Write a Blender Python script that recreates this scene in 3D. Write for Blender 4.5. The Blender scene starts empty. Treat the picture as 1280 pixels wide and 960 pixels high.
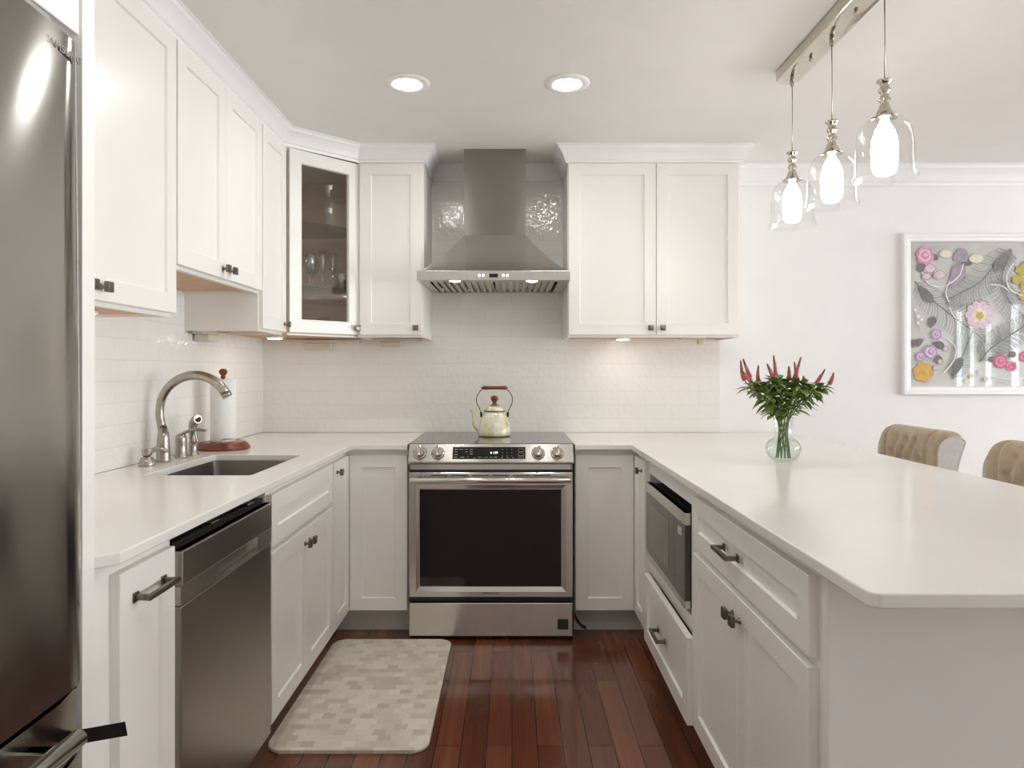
import bpy, bmesh, math, random
from mathutils import Vector, Matrix, Euler
PI = math.pi
rnd = random.Random(7)
SC = bpy.context.scene
COL = SC.collection

# ------------------------------------------------------------------ camera
F = 850.0                                   # focal length in pixels of the 1280x960 frame
EYE = 1.225
cam = bpy.data.cameras.new('camera')
cam.sensor_fit = 'HORIZONTAL'; cam.sensor_width = 36.0
cam.lens = F / 1280 * 36.0
cam.shift_y = -17 / 1280
cam.clip_start = 0.02
camo = bpy.data.objects.new('camera', cam); COL.objects.link(camo)
camo.location = (0, 0, EYE); camo.rotation_euler = (PI / 2, 0, 0)
SC.camera = camo
# ------------------------------------------------------------------ light, sky, exposure
SKY_STRENGTH = 9.6
DOWNLIGHT = 78.0
PUCK = 26.0
BULB = 22.0
SC.view_settings.view_transform = 'Standard'
SC.view_settings.look = 'None'
SC.view_settings.gamma = 1.0
SC.view_settings.use_curve_mapping = False
SC.view_settings.exposure = 0.40
w = bpy.data.worlds.new('daylight_sky'); SC.world = w; w.use_nodes = True
bg = w.node_tree.nodes['Background']
bg.inputs[0].default_value = (0.93, 0.965, 1.0, 1); bg.inputs[1].default_value = SKY_STRENGTH
try:
    SC.cycles.use_denoising = True
    SC.cycles.max_bounces = 14; SC.cycles.diffuse_bounces = 6; SC.cycles.glossy_bounces = 6
    SC.cycles.transparent_max_bounces = 24; SC.cycles.sample_clamp_indirect = 6.0
except Exception:
    pass


def portal(loc, rot, sx, sy):
    l = bpy.data.lights.new('window_portal', 'AREA'); l.shape = 'RECTANGLE'; l.size = sx; l.size_y = sy
    l.cycles.is_portal = True
    o = bpy.data.objects.new('window_portal', l); COL.objects.link(o); o.location = loc; o.rotation_euler = rot


# ------------------------------------------------------------------ materials
def lin(c):
    return tuple(((v / 255) / 12.92 if v / 255 <= .04045 else ((v / 255 + .055) / 1.055) ** 2.4) for v in c)


def mat(name, rgb, rough=.5, metal=0.0, **kw):
    m = bpy.data.materials.new(name); m.use_nodes = True
    b = m.node_tree.nodes['Principled BSDF']
    b.inputs['Base Color'].default_value = (*rgb, 1)
    b.inputs['Roughness'].default_value = rough
    b.inputs['Metallic'].default_value = metal
    for k, v in kw.items():
        b.inputs[k.replace('_', ' ')].default_value = v
    return m


def nodes(m):
    nt = m.node_tree
    return nt, nt.nodes['Principled BSDF'], (lambda t: nt.nodes.new(t)), (lambda a, b: nt.links.new(a, b))


def mottle(m, scale, lo, hi, stretch=(1, 1, 1), bump=0.0, detail=4, dist=.01):
    """soft procedural variation of the colour, with an optional bump"""
    nt, b, N, L = nodes(m)
    tc = N('ShaderNodeTexCoord'); mp = N('ShaderNodeMapping'); mp.inputs['Scale'].default_value = stretch
    nz = N('ShaderNodeTexNoise'); nz.inputs['Scale'].default_value = scale; nz.inputs['Detail'].default_value = detail
    cr = N('ShaderNodeValToRGB'); cr.color_ramp.elements[0].position = .3; cr.color_ramp.elements[1].position = .7
    cr.color_ramp.elements[0].color = (*lo, 1); cr.color_ramp.elements[1].color = (*hi, 1)
    L(tc.outputs['Object'], mp.inputs['Vector']); L(mp.outputs[0], nz.inputs['Vector'])
    L(nz.outputs['Fac'], cr.inputs[0]); L(cr.outputs[0], b.inputs['Base Color'])
    if bump:
        bp = N('ShaderNodeBump'); bp.inputs['Strength'].default_value = bump; bp.inputs['Distance'].default_value = dist
        L(nz.outputs['Fac'], bp.inputs['Height']); L(bp.outputs[0], b.inputs['Normal'])
    return m


def emit(name, rgb, strength):
    m = mat(name, (.9, .9, .9), .4)
    b = m.node_tree.nodes['Principled BSDF']
    b.inputs['Emission Color'].default_value = (*rgb, 1); b.inputs['Emission Strength'].default_value = strength
    return m


def thin_glass(name, tint=(1, 1, 1), rough=.02, ior=1.45, lift=0.0):
    """clear sheet glass: lets light through, reflects by Fresnel"""
    m = bpy.data.materials.new(name); m.use_nodes = True
    nt = m.node_tree; nt.nodes.clear()
    out = nt.nodes.new('ShaderNodeOutputMaterial'); mix = nt.nodes.new('ShaderNodeMixShader')
    tr = nt.nodes.new('ShaderNodeBsdfTransparent'); tr.inputs[0].default_value = (*tint, 1)
    gl = nt.nodes.new('ShaderNodeBsdfGlossy'); gl.inputs['Roughness'].default_value = rough
    lw = nt.nodes.new('ShaderNodeLayerWeight'); lw.inputs[0].default_value = .5
    f0 = ((ior - 1) / (ior + 1)) ** 2 + lift
    pw = nt.nodes.new('ShaderNodeMath'); pw.operation = 'POWER'; pw.inputs[1].default_value = 5.0
    ad = nt.nodes.new('ShaderNodeMath'); ad.operation = 'MULTIPLY_ADD'; ad.use_clamp = True; ad.inputs[1].default_value = (1 - f0) * .8; ad.inputs[2].default_value = f0
    nt.links.new(lw.outputs['Facing'], pw.inputs[0]); nt.links.new(pw.outputs[0], ad.inputs[0]); fac = ad.outputs[0]
    nt.links.new(fac, mix.inputs[0]); nt.links.new(tr.outputs[0], mix.inputs[1]); nt.links.new(gl.outputs[0], mix.inputs[2])
    nt.links.new(mix.outputs[0], out.inputs[0])
    return m


def brushed(name, rgb, rough, axis, amount=.008):
    """brushed steel: fine streaks along one axis in roughness and bump"""
    m = mat(name, rgb, rough, 1.0)
    nt, b, N, L = nodes(m)
    tc = N('ShaderNodeTexCoord'); mp = N('ShaderNodeMapping')
    mp.inputs['Scale'].default_value = tuple(2 if i == axis else 180 for i in range(3))
    nz = N('ShaderNodeTexNoise'); nz.inputs['Scale'].default_value = 1.0; nz.inputs['Detail'].default_value = 3
    mr = N('ShaderNodeMapRange'); mr.inputs['To Min'].default_value = rough - amount; mr.inputs['To Max'].default_value = rough + amount
    L(tc.outputs['Object'], mp.inputs['Vector']); L(mp.outputs[0], nz.inputs['Vector'])
    L(nz.outputs['Fac'], mr.inputs['Value']); L(mr.outputs[0], b.inputs['Roughness'])
    b.inputs['Anisotropic'].default_value = .85
    tg = N('ShaderNodeCombineXYZ'); tg.inputs[2].default_value = 1.0; L(tg.outputs[0], b.inputs['Tangent'])
    return m


def floor_material():
    m = mat('cherry_planks', (.1, .03, .02), .22, Coat_Weight=.35, Coat_Roughness=.08)
    nt, b, N, L = nodes(m)
    tc = N('ShaderNodeTexCoord'); sp = N('ShaderNodeSeparateXYZ'); cb = N('ShaderNodeCombineXYZ')
    L(tc.outputs['Object'], sp.inputs[0]); L(sp.outputs['Y'], cb.inputs['X']); L(sp.outputs['X'], cb.inputs['Y'])
    br = N('ShaderNodeTexBrick'); br.offset = .37; br.offset_frequency = 2
    for k, v in (('Scale', 1.0), ('Mortar Size', .002), ('Mortar Smooth', .3), ('Bias', .0), ('Brick Width', .74), ('Row Height', .083)):
        br.inputs[k].default_value = v
    br.inputs['Color1'].default_value = (0, 0, 0, 1); br.inputs['Color2'].default_value = (1, 1, 1, 1); br.inputs['Mortar'].default_value = (.5, .5, .5, 1)
    L(cb.outputs[0], br.inputs['Vector'])
    mp = N('ShaderNodeMapping'); mp.inputs['Scale'].default_value = (26, 1.3, 1)
    nz = N('ShaderNodeTexNoise'); nz.inputs['Scale'].default_value = 1.6; nz.inputs['Detail'].default_value = 6; nz.inputs['Distortion'].default_value = .25
    L(tc.outputs['Object'], mp.inputs['Vector']); L(mp.outputs[0], nz.inputs['Vector'])
    ad = N('ShaderNodeMath'); ad.operation = 'MULTIPLY_ADD'; ad.inputs[1].default_value = .46
    L(br.outputs['Color'], ad.inputs[0]); 
    sc = N('ShaderNodeMath'); sc.operation = 'MULTIPLY'; sc.inputs[1].default_value = .56
    L(nz.outputs['Fac'], sc.inputs[0]); L(sc.outputs[0], ad.inputs[2])
    cr = N('ShaderNodeValToRGB')
    e = cr.color_ramp.elements
    e[0].position = .12; e[0].color = (*lin((76, 41, 27)), 1); e[1].position = .85; e[1].color = (*lin((138, 84, 58)), 1)
    mid = e.new(.5); mid.color = (*lin((108, 60, 40)), 1)
    L(ad.outputs[0], cr.inputs[0])
    mx = N('ShaderNodeMixRGB'); mx.inputs['Color2'].default_value = (*lin((38, 18, 11)), 1)
    L(br.outputs['Fac'], mx.inputs['Fac']); L(cr.outputs[0], mx.inputs['Color1']); L(mx.outputs[0], b.inputs['Base Color'])
    bp = N('ShaderNodeBump'); bp.invert = True; bp.inputs['Strength'].default_value = .35; bp.inputs['Distance'].default_value = .002
    L(br.outputs['Fac'], bp.inputs['Height'])
    bp2 = N('ShaderNodeBump'); bp2.inputs['Strength'].default_value = .05; bp2.inputs['Distance'].default_value = .003
    L(nz.outputs['Fac'], bp2.inputs['Height']); L(bp.outputs[0], bp2.inputs['Normal']); L(bp2.outputs[0], b.inputs['Normal'])
    return m


def tile_material(name, axis):
    """3x12 glossy subway tile in running bond on a wall lying along axis"""
    m = mat(name, lin((238, 237, 233)), .07)
    nt, b, N, L = nodes(m)
    tc = N('ShaderNodeTexCoord'); sp = N('ShaderNodeSeparateXYZ'); cb = N('ShaderNodeCombineXYZ')
    L(tc.outputs['Object'], sp.inputs[0]); L(sp.outputs[axis], cb.inputs['X'])
    az = N('ShaderNodeMath'); az.operation = 'ADD'; az.inputs[1].default_value = -.885 + .075 * 4
    L(sp.outputs['Z'], az.inputs[0]); L(az.outputs[0], cb.inputs['Y'])
    br = N('ShaderNodeTexBrick'); br.offset = .5; br.offset_frequency = 2
    for k, v in (('Scale', 1.0), ('Mortar Size', .0016), ('Mortar Smooth', .25), ('Bias', .0), ('Brick Width', .292), ('Row Height', .0752)):
        br.inputs[k].default_value = v
    br.inputs['Color1'].default_value = (*lin((240, 239, 235)), 1); br.inputs['Color2'].default_value = (*lin((238, 237, 233)), 1)
    br.inputs['Mortar'].default_value = (*lin((231, 229, 224)), 1)
    L(cb.outputs[0], br.inputs['Vector']); L(br.outputs['Color'], b.inputs['Base Color'])
    nz = N('ShaderNodeTexNoise'); nz.inputs['Scale'].default_value = 30; nz.inputs['Detail'].default_value = 3
    L(tc.outputs['Object'], nz.inputs['Vector'])
    b1 = N('ShaderNodeBump'); b1.inputs['Strength'].default_value = .26; b1.inputs['Distance'].default_value = .010
    L(nz.outputs['Fac'], b1.inputs['Height'])
    b2 = N('ShaderNodeBump'); b2.invert = True; b2.inputs['Strength'].default_value = .3; b2.inputs['Distance'].default_value = .002
    L(br.outputs['Fac'], b2.inputs['Height']); L(b1.outputs[0], b2.inputs['Normal']); L(b2.outputs[0], b.inputs['Normal'])
    return m


def checker_brick(name, cols, cw, ch, rough, bump=0.0):
    """blocks of several tints in a woven / checked layout, in object x-y"""
    m = mat(name, cols[0], rough)
    nt, b, N, L = nodes(m)
    tc = N('ShaderNodeTexCoord')
    br = N('ShaderNodeTexBrick'); br.offset = .5; br.offset_frequency = 2
    for k, v in (('Scale', 1.0), ('Mortar Size', 0.0), ('Bias', .0), ('Brick Width', cw), ('Row Height', ch)):
        br.inputs[k].default_value = v
    br.inputs['Color1'].default_value = (0, 0, 0, 1); br.inputs['Color2'].default_value = (1, 1, 1, 1)
    L(tc.outputs['Object'], br.inputs['Vector'])
    nz = N('ShaderNodeTexNoise'); nz.inputs['Scale'].default_value = 9; nz.inputs['Detail'].default_value = 2
    mpx = N('ShaderNodeMapping'); mpx.inputs['Scale'].default_value = (1, 8, 1)
    L(tc.outputs['Object'], mpx.inputs['Vector']); L(mpx.outputs[0], nz.inputs['Vector'])
    ad = N('ShaderNodeMath'); ad.operation = 'MULTIPLY_ADD'; ad.inputs[1].default_value = .3
    L(nz.outputs['Fac'], ad.inputs[0])
    sc = N('ShaderNodeMath'); sc.operation = 'MULTIPLY'; sc.inputs[1].default_value = .65
    L(br.outputs['Color'], sc.inputs[0]); L(sc.outputs[0], ad.inputs[2])
    cr = N('ShaderNodeValToRGB'); e = cr.color_ramp.elements
    e[0].position = .1; e[0].color = (*cols[0], 1); e[1].position = .9; e[1].color = (*cols[-1], 1)
    for i, c in enumerate(cols[1:-1]):
        q = e.new(.1 + .8 * (i + 1) / (len(cols) - 1)); q.color = (*c, 1)
    L(ad.outputs[0], cr.inputs[0]); L(cr.outputs[0], b.inputs['Base Color'])
    return m


def enamel_checks(name):
    """hand-painted courtly check in cream, pale green and yellow around the kettle's axis"""
    m = mat(name, (.8, .78, .6), .12, Coat_Weight=.6)
    nt, b, N, L = nodes(m)
    tc = N('ShaderNodeTexCoord'); sp = N('ShaderNodeSeparateXYZ'); L(tc.outputs['Object'], sp.inputs[0])
    at = N('ShaderNodeMath'); at.operation = 'ARCTAN2'; L(sp.outputs['Y'], at.inputs[0]); L(sp.outputs['X'], at.inputs[1])
    mu = N('ShaderNodeMath'); mu.operation = 'MULTIPLY'; mu.inputs[1].default_value = 16 / (2 * PI); L(at.outputs[0], mu.inputs[0])
    mz = N('ShaderNodeMath'); mz.operation = 'MULTIPLY'; mz.inputs[1].default_value = 1 / .0245; L(sp.outputs['Z'], mz.inputs[0])
    fu = N('ShaderNodeMath'); fu.operation = 'FLOOR'; L(mu.outputs[0], fu.inputs[0])
    fz = N('ShaderNodeMath'); fz.operation = 'FLOOR'; L(mz.outputs[0], fz.inputs[0])
    cb = N('ShaderNodeCombineXYZ'); L(fu.outputs[0], cb.inputs[0]); L(fz.outputs[0], cb.inputs[1])
    wn = N('ShaderNodeTexWhiteNoise'); wn.noise_dimensions = '3D'; L(cb.outputs[0], wn.inputs['Vector'])
    nz = N('ShaderNodeTexNoise'); nz.inputs['Scale'].default_value = 60; L(tc.outputs['Object'], nz.inputs['Vector'])
    ad = N('ShaderNodeMath'); ad.operation = 'MULTIPLY_ADD'; ad.inputs[1].default_value = .22; L(nz.outputs['Fac'], ad.inputs[0])
    L(wn.outputs['Value'], ad.inputs[2])
    cr = N('ShaderNodeValToRGB'); e = cr.color_ramp.elements
    e[0].position = .05; e[0].color = (*lin((176, 168, 92)), 1); e[1].position = 1.0; e[1].color = (*lin((240, 236, 222)), 1)
    for p, c in ((.22, (214, 206, 150)), (.36, (238, 234, 214)), (.5, (208, 206, 168)), (.64, (240, 238, 228)), (.8, (224, 214, 170)), (.9, (226, 222, 220))):
        q = e.new(p); q.color = (*lin(c), 1)
    L(ad.outputs[0], cr.inputs[0]); L(cr.outputs[0], b.inputs['Base Color'])
    return m


WHITE = mottle(mat('cabinet_paint', lin((240, 238, 233)), .32), 3, lin((239, 237, 232)), lin((242, 240, 236)))
WALLP = mottle(mat('wall_paint', lin((240, 240, 239)), .7), 6, lin((239, 239, 238)), lin((242, 242, 241)))
CEILP = mottle(mat('ceiling_paint', lin((238, 237, 234)), .8), 5, lin((237, 236, 233)), lin((240, 239, 236)))
TRIMP = mottle(mat('trim_paint', lin((243, 243, 243)), .3), 5, lin((242, 242, 242)), lin((245, 245, 245)))
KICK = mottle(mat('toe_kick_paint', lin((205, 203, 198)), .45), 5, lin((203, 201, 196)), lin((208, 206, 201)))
BIRCH = mottle(mat('bare_plywood', lin((214, 172, 140)), .5), 3, lin((205, 158, 124)), lin((222, 182, 152)), (2, 14, 2))
QUARTZ = mottle(mat('quartz', lin((236, 234, 229)), .16), 2.2, lin((233, 231, 225)), lin((240, 238, 234)), (1, 1, 1), 0, 8)
FLOORM = floor_material()
TILEX = tile_material('subway_tile', 'X'); TILEY = tile_material('subway_tile_side', 'Y')
STEEL_H = brushed('brushed_steel', lin((214, 211, 205)), .23, 0)
STEEL_Y = brushed('brushed_steel_dark', lin((176, 171, 164)), .28, 1)
STEEL_V = brushed('brushed_steel_upright', lin((190, 187, 181)), .3, 2)
FRIDGE = brushed('fridge_steel', lin((156, 153, 149)), .17, 2, .012)
NICKEL = mottle(mat('brushed_nickel', lin((176, 170, 160)), .26, 1.0), 40, lin((168, 162, 152)), lin((184, 178, 168)))
STEEL_PLAIN = mottle(mat('satin_steel', lin((200, 196, 188)), .3, 1.0), 60, lin((196, 192, 184)), lin((205, 201, 194)))
PEWTER = mottle(mat('pewter', lin((120, 113, 104)), .32, 1.0), 40, lin((112, 105, 96)), lin((132, 126, 116)))
CHROME = mottle(mat('polished_nickel', lin((205, 198, 185)), .1, 1.0), 30, lin((198, 190, 176)), lin((210, 204, 192)))
SINKM = brushed('sink_steel', lin((150, 146, 140)), .33, 1)
BLACK = mottle(mat('black_plastic', (.012, .012, .012), .35), 20, (.01, .01, .01), (.016, .016, .016))
BLACKGLASS = mottle(mat('black_glass', (.006, .006, .006), .04), 4, (.005, .005, .005), (.008, .008, .008))
COOKTOP = mottle(mat('cooktop_glass', (.10, .098, .09), .06), 8, (.10, .098, .09), (.12, .117, .108))
OVENGLASS = mottle(mat('oven_glass', (.008, .008, .008), .05), 4, (.007, .007, .007), (.010, .010, .010))
MICROGLASS = mottle(mat('microwave_glass', lin((70, 64, 56)), .12), 4, lin((66, 60, 52)), lin((76, 70, 62)))
CHERRY = mottle(mat('cherry_wood', lin((120, 56, 32)), .28), 12, lin((98, 42, 22)), lin((140, 72, 44)), (1, 8, 1))
PAPER = mottle(mat('paper_towel', lin((238, 237, 233)), .9), 160, lin((234, 233, 229)), lin((242, 241, 238)), (1, 1, 1), .3, 2, .002)
ENAMEL = enamel_checks('painted_enamel')
ENAMELR = mottle(mat('enamel_rim', lin((140, 126, 92)), .25, .5), 30, lin((128, 114, 80)), lin((150, 136, 102)))
ENAMELW = mottle(mat('enamel_spout', lin((222, 216, 186)), .15), 30, lin((206, 204, 160)), lin((232, 228, 206)))
WIRE = mottle(mat('bronze_wire', lin((74, 62, 50)), .35, .9), 30, lin((66, 54, 42)), lin((84, 72, 60)))
GLASS = thin_glass('clear_glass', (.98, .99, .985))
SHADEG = thin_glass('lamp_glass', (.985, .985, .985), .02, 1.5, .03)
CRYSTAL = thin_glass('cut_crystal', (.95, .955, .96), .03, 1.6, .12)
PANE = thin_glass('cabinet_pane', (.99, .99, .985), .01, 1.45)
SHELFG = thin_glass('shelf_glass', (.78, .82, .79), .03, 1.5, .02)
MATG = mat('mat_weave', (.6, .55, .45), .6)
MATG = checker_brick('mat_weave', [lin(c) for c in ((196, 183, 166), (212, 202, 186), (222, 214, 201), (234, 228, 217))], .044, .036, .55)
MATEDGE = mottle(mat('mat_binding', lin((196, 180, 156)), .6), 60, lin((190, 174, 150)), lin((202, 188, 166)))
TAN = mottle(mat('tan_velvet', lin((176, 156, 132)), .85, Sheen_Weight=.3), 25, lin((168, 148, 122)), lin((184, 166, 142)))
LINEN = mottle(mat('grey_linen', lin((204, 200, 197)), .9), 60, lin((198, 194, 190)), lin((210, 206, 203)))
DARKWOOD = mottle(mat('espresso_wood', lin((58, 42, 32)), .4), 12, lin((50, 36, 27)), lin((68, 50, 38)), (6, 6, 1))
PLASTICB = mottle(mat('beige_plastic', lin((216, 208, 192)), .45), 20, lin((212, 204, 188)), lin((220, 212, 198)))
PORCELAIN = mottle(mat('cream_porcelain', lin((228, 216, 192)), .25), 10, lin((224, 212, 186)), lin((232, 222, 200)))
BLUEG = mottle(mat('blue_glaze', lin((52, 60, 86)), .2), 20, lin((46, 54, 80)), lin((60, 68, 94)))
STEMG = mottle(mat('green_stem', lin((104, 122, 58)), .5), 30, lin((92, 112, 48)), lin((120, 136, 74)))
LEAFG = mottle(mat('green_leaf', lin((112, 134, 60)), .5), 18, lin((84, 110, 40)), lin((140, 158, 82)))
PINK = mottle(mat('pink_blossom', lin((198, 102, 114)), .7), 60, lin((180, 76, 92)), lin((218, 146, 146)))
TIPG = mottle(mat('blossom_tip', lin((112, 94, 66)), .7), 60, lin((96, 84, 56)), lin((134, 100, 78)))
WATER = thin_glass('vase_water', (.93, .96, .92), .02, 1.33)
BLACKT = mottle(mat('black_tape', (.008, .008, .008), .5), 30, (.006, .006, .006), (.011, .011, .011))
LAMP_E = emit('downlight_lens', (1.0, .985, .958), DOWNLIGHT)
PUCK_E = emit('puck_lens', (1.0, .93, .83), PUCK)
HOOD_E = emit('hood_lens', (1.0, .9, .74), 14.0)
BULB_E = emit('bulb_glow', (1.0, .955, .89), BULB)
LED_E = emit('blue_white_led', (.55, .75, 1.0), 9.0)
GREY = mottle(mat('grey_plastic', lin((150, 150, 148)), .4), 20, lin((145, 145, 143)), lin((156, 156, 154)))
PRINTDARK = mottle(mat('dark_print', lin((40, 36, 32)), .5), 20, lin((36, 32, 28)), lin((44, 40, 36)))
PRINTPALE = mottle(mat('pale_print', lin((190, 188, 182)), .5), 20, lin((186, 184, 178)), lin((194, 192, 186)))


# ------------------------------------------------------------------ mesh helpers
def box(bm, x0, x1, y0, y1, z0, z1, bev=0.0, seg=2, mi=0):
    vs = [bm.verts.new((x, y, z)) for x in (x0, x1) for y in (y0, y1) for z in (z0, z1)]
    q = ((0, 1, 3, 2), (4, 6, 7, 5), (0, 4, 5, 1), (2, 3, 7, 6), (0, 2, 6, 4), (1, 5, 7, 3))
    fs = [bm.faces.new([vs[i] for i in f]) for f in q]
    for f in fs: f.material_index = mi
    if bev:
        es = list({e for f in fs for e in f.edges})
        r = bmesh.ops.bevel(bm, geom=es, offset=bev, segments=seg, affect='EDGES', profile=.5)
        for f in r['faces']: f.material_index = mi
    return vs


def prism(bm, pts, z0, z1, bev=0.0, mi=0):
    """polygon in x-y extruded in z; pts counter-clockwise"""
    a = [bm.verts.new((x, y, z0)) for x, y in pts]; b = [bm.verts.new((x, y, z1)) for x, y in pts]
    n = len(pts); fs = [bm.faces.new(list(reversed(a))), bm.faces.new(b)]
    for i in range(n): fs.append(bm.faces.new((a[i], a[(i + 1) % n], b[(i + 1) % n], b[i])))
    for f in fs: f.material_index = mi
    if bev:
        es = [e for e in fs[1].edges] + [e for e in fs[0].edges]
        r = bmesh.ops.bevel(bm, geom=es, offset=bev, segments=2, affect='EDGES', profile=.5)
        for f in r['faces']: f.material_index = mi


def lathe(bm, prof, n=32, c=(0, 0, 0), axis='z', mi=0, cap=True):
    """prof: (radius, height) from the bottom up"""
    rings = []
    for r, h in prof:
        ring = []
        for i in range(n):
            a = 2 * PI * i / n
            if axis == 'z': p = (c[0] + r * math.cos(a), c[1] + r * math.sin(a), c[2] + h)
            elif axis == 'y': p = (c[0] + r * math.cos(a), c[1] + h, c[2] - r * math.sin(a))
            else: p = (c[0] + h, c[1] + r * math.cos(a), c[2] + r * math.sin(a))
            ring.append(bm.verts.new(p))
        rings.append(ring)
    for a, b in zip(rings, rings[1:]):
        for i in range(n):
            f = bm.faces.new((a[i], a[(i + 1) % n], b[(i + 1) % n], b[i])); f.smooth = True; f.material_index = mi
    if cap:
        f = bm.faces.new(list(reversed(rings[0]))); f.material_index = mi
        f = bm.faces.new(rings[-1]); f.material_index = mi


def tube(bm, pts, rad, n=12, mi=0, flat=1.0, up=Vector((0, 0, 1))):
    """round bar along points; rad is a number or one per point"""
    P = [Vector(p) for p in pts]; R = rad if isinstance(rad, (list, tuple)) else [rad] * len(P)
    T = []
    for i in range(len(P)):
        a = P[max(i - 1, 0)]; b = P[min(i + 1, len(P) - 1)]
        T.append((b - a).normalized())
    u = T[0].cross(up)
    if u.length < .05: u = T[0].cross(Vector((1, 0, 0)))
    u.normalize(); rings = []
    for i in range(len(P)):
        u = (u - T[i] * u.dot(T[i])).normalized(); v = T[i].cross(u)
        rings.append([bm.verts.new(P[i] + (u * math.cos(2 * PI * k / n) + v * math.sin(2 * PI * k / n) * flat) * R[i]) for k in range(n)])
    for a, b in zip(rings, rings[1:]):
        for k in range(n):
            f = bm.faces.new((a[k], a[(k + 1) % n], b[(k + 1) % n], b[k])); f.smooth = True; f.material_index = mi
    f = bm.faces.new(list(reversed(rings[0]))); f.material_index = mi
    f = bm.faces.new(rings[-1]); f.material_index = mi


def smooth_path(pts, n=8):
    """Catmull-Rom through the points"""
    P = [Vector(p) for p in pts]; out = []
    for i in range(len(P) - 1):
        p0, p1, p2, p3 = P[max(i - 1, 0)], P[i], P[i + 1], P[min(i + 2, len(P) - 1)]
        for k in range(n):
            t = k / n
            out.append(.5 * (2 * p1 + (p2 - p0) * t + (2 * p0 - 5 * p1 + 4 * p2 - p3) * t * t + (3 * p1 - p0 - 3 * p2 + p3) * t ** 3))
    out.append(P[-1]); return out


def obj(name, bm, mats, parent=None, label=None, smooth=None):
    bmesh.ops.recalc_face_normals(bm, faces=bm.faces)
    me = bpy.data.meshes.new(name); bm.to_mesh(me); bm.free()
    for m in (mats if isinstance(mats, (list, tuple)) else [mats]): me.materials.append(m)
    if smooth is not None:
        me.polygons.foreach_set('use_smooth', [True] * len(me.polygons))
        try: me.set_sharp_from_angle(angle=smooth)
        except Exception: pass
    o = bpy.data.objects.new(name, me); COL.objects.link(o)
    if parent: o.parent = parent
    if label: o['label'] = label
    return o


def BM(): return bmesh.new()


def tag(o, label, cat, group=None):
    o['label'] = label; o['category'] = cat
    if group: o['group'] = group
    return o


def thing(name, label, cat, loc=(0, 0, 0), rotz=0.0, group=None):
    o = bpy.data.objects.new(name, None); COL.objects.link(o); o.empty_display_size = .05
    o.location = loc; o.rotation_euler = (0, 0, rotz)
    return tag(o, label, cat, group)


def struct(name, bm, m, parent=None, smooth=None):
    o = obj(name, bm, m, parent, None, smooth)
    if parent is None: o['kind'] = 'structure'
    return o


def dup(root, loc, label=None, rotz=None):
    r = root.copy(); COL.objects.link(r); r.location = loc
    if rotz is not None: r.rotation_euler = (0, 0, rotz)
    if label: r['label'] = label
    for ch in list(root.children):
        c = ch.copy(); COL.objects.link(c); c.parent = r
        for g in list(ch.children):
            d = g.copy(); COL.objects.link(d); d.parent = c
    return r


def text_mesh(name, s, size, M, m, parent, extrude=.0006, label=None):
    cu = bpy.data.curves.new(name, 'FONT'); cu.body = s; cu.size = size; cu.extrude = extrude
    cu.align_x = 'CENTER'; cu.align_y = 'CENTER'
    t = bpy.data.objects.new(name + '_src', cu); COL.objects.link(t)
    bpy.context.view_layer.update()
    me = bpy.data.meshes.new_from_object(t.evaluated_get(bpy.context.evaluated_depsgraph_get()))
    bpy.data.objects.remove(t); bpy.data.curves.remove(cu)
    me.name = name; me.transform(M); me.materials.clear(); me.materials.append(m)
    o = bpy.data.objects.new(name, me); COL.objects.link(o); o.parent = parent
    if label: o['label'] = label
    return o


# ------------------------------------------------------------------ key planes (x across, y into the picture, z up)
LEFT, BACK, RIGHT, REAR, CEIL = -1.375, 3.74, 6.7, -1.2, 2.345
CT, CB = .885, .861                 # worktop top and underside
LF, RF = -.769, .583                # face-frame planes of the two runs (doors stand 20 mm proud)
BF = 3.15                           # face-frame plane of the back run
UX, UY = -1.06, 3.405               # face-frame planes of the wall cabinets
UB, UT = 1.39, 2.262
KICKZ = .113

# ------------------------------------------------------------------ room shell
bm = BM(); box(bm, LEFT - .1, RIGHT + .1, REAR - .1, BACK + .1, -.1, 0); struct('floor', bm, FLOORM)
bm = BM(); box(bm, LEFT - .1, RIGHT + .1, REAR - .1, BACK + .1, CEIL, CEIL + .1); struct('ceiling', bm, CEILP)
bm = BM(); box(bm, LEFT - .1, RIGHT + .1, BACK, BACK + .1, 0, CEIL); wall_back = struct('wall_back', bm, WALLP)
bm = BM(); box(bm, LEFT - .1, LEFT, REAR, BACK, 0, CEIL); wall_left = struct('wall_left', bm, WALLP)


def wall_with_openings(name, axis, at, lo, hi, holes):
    """wall slab along 'y' or 'x' with rectangular openings [(a0,a1,z0,z1)] sorted along the wall"""
    bm = BM()
    def bx(a0, a1, z0, z1):
        if a1 - a0 < 1e-4 or z1 - z0 < 1e-4: return
        if axis == 'y': box(bm, at, at + .1, a0, a1, z0, z1)
        else: box(bm, a0, a1, at - .1, at, z0, z1)
    c = lo
    for a0, a1, z0, z1 in holes:
        bx(c, a0, 0, CEIL); bx(a0, a1, 0, z0); bx(a0, a1, z1, CEIL); c = a1
    bx(c, hi, 0, CEIL)
    return struct(name, bm, WALLP)


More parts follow.
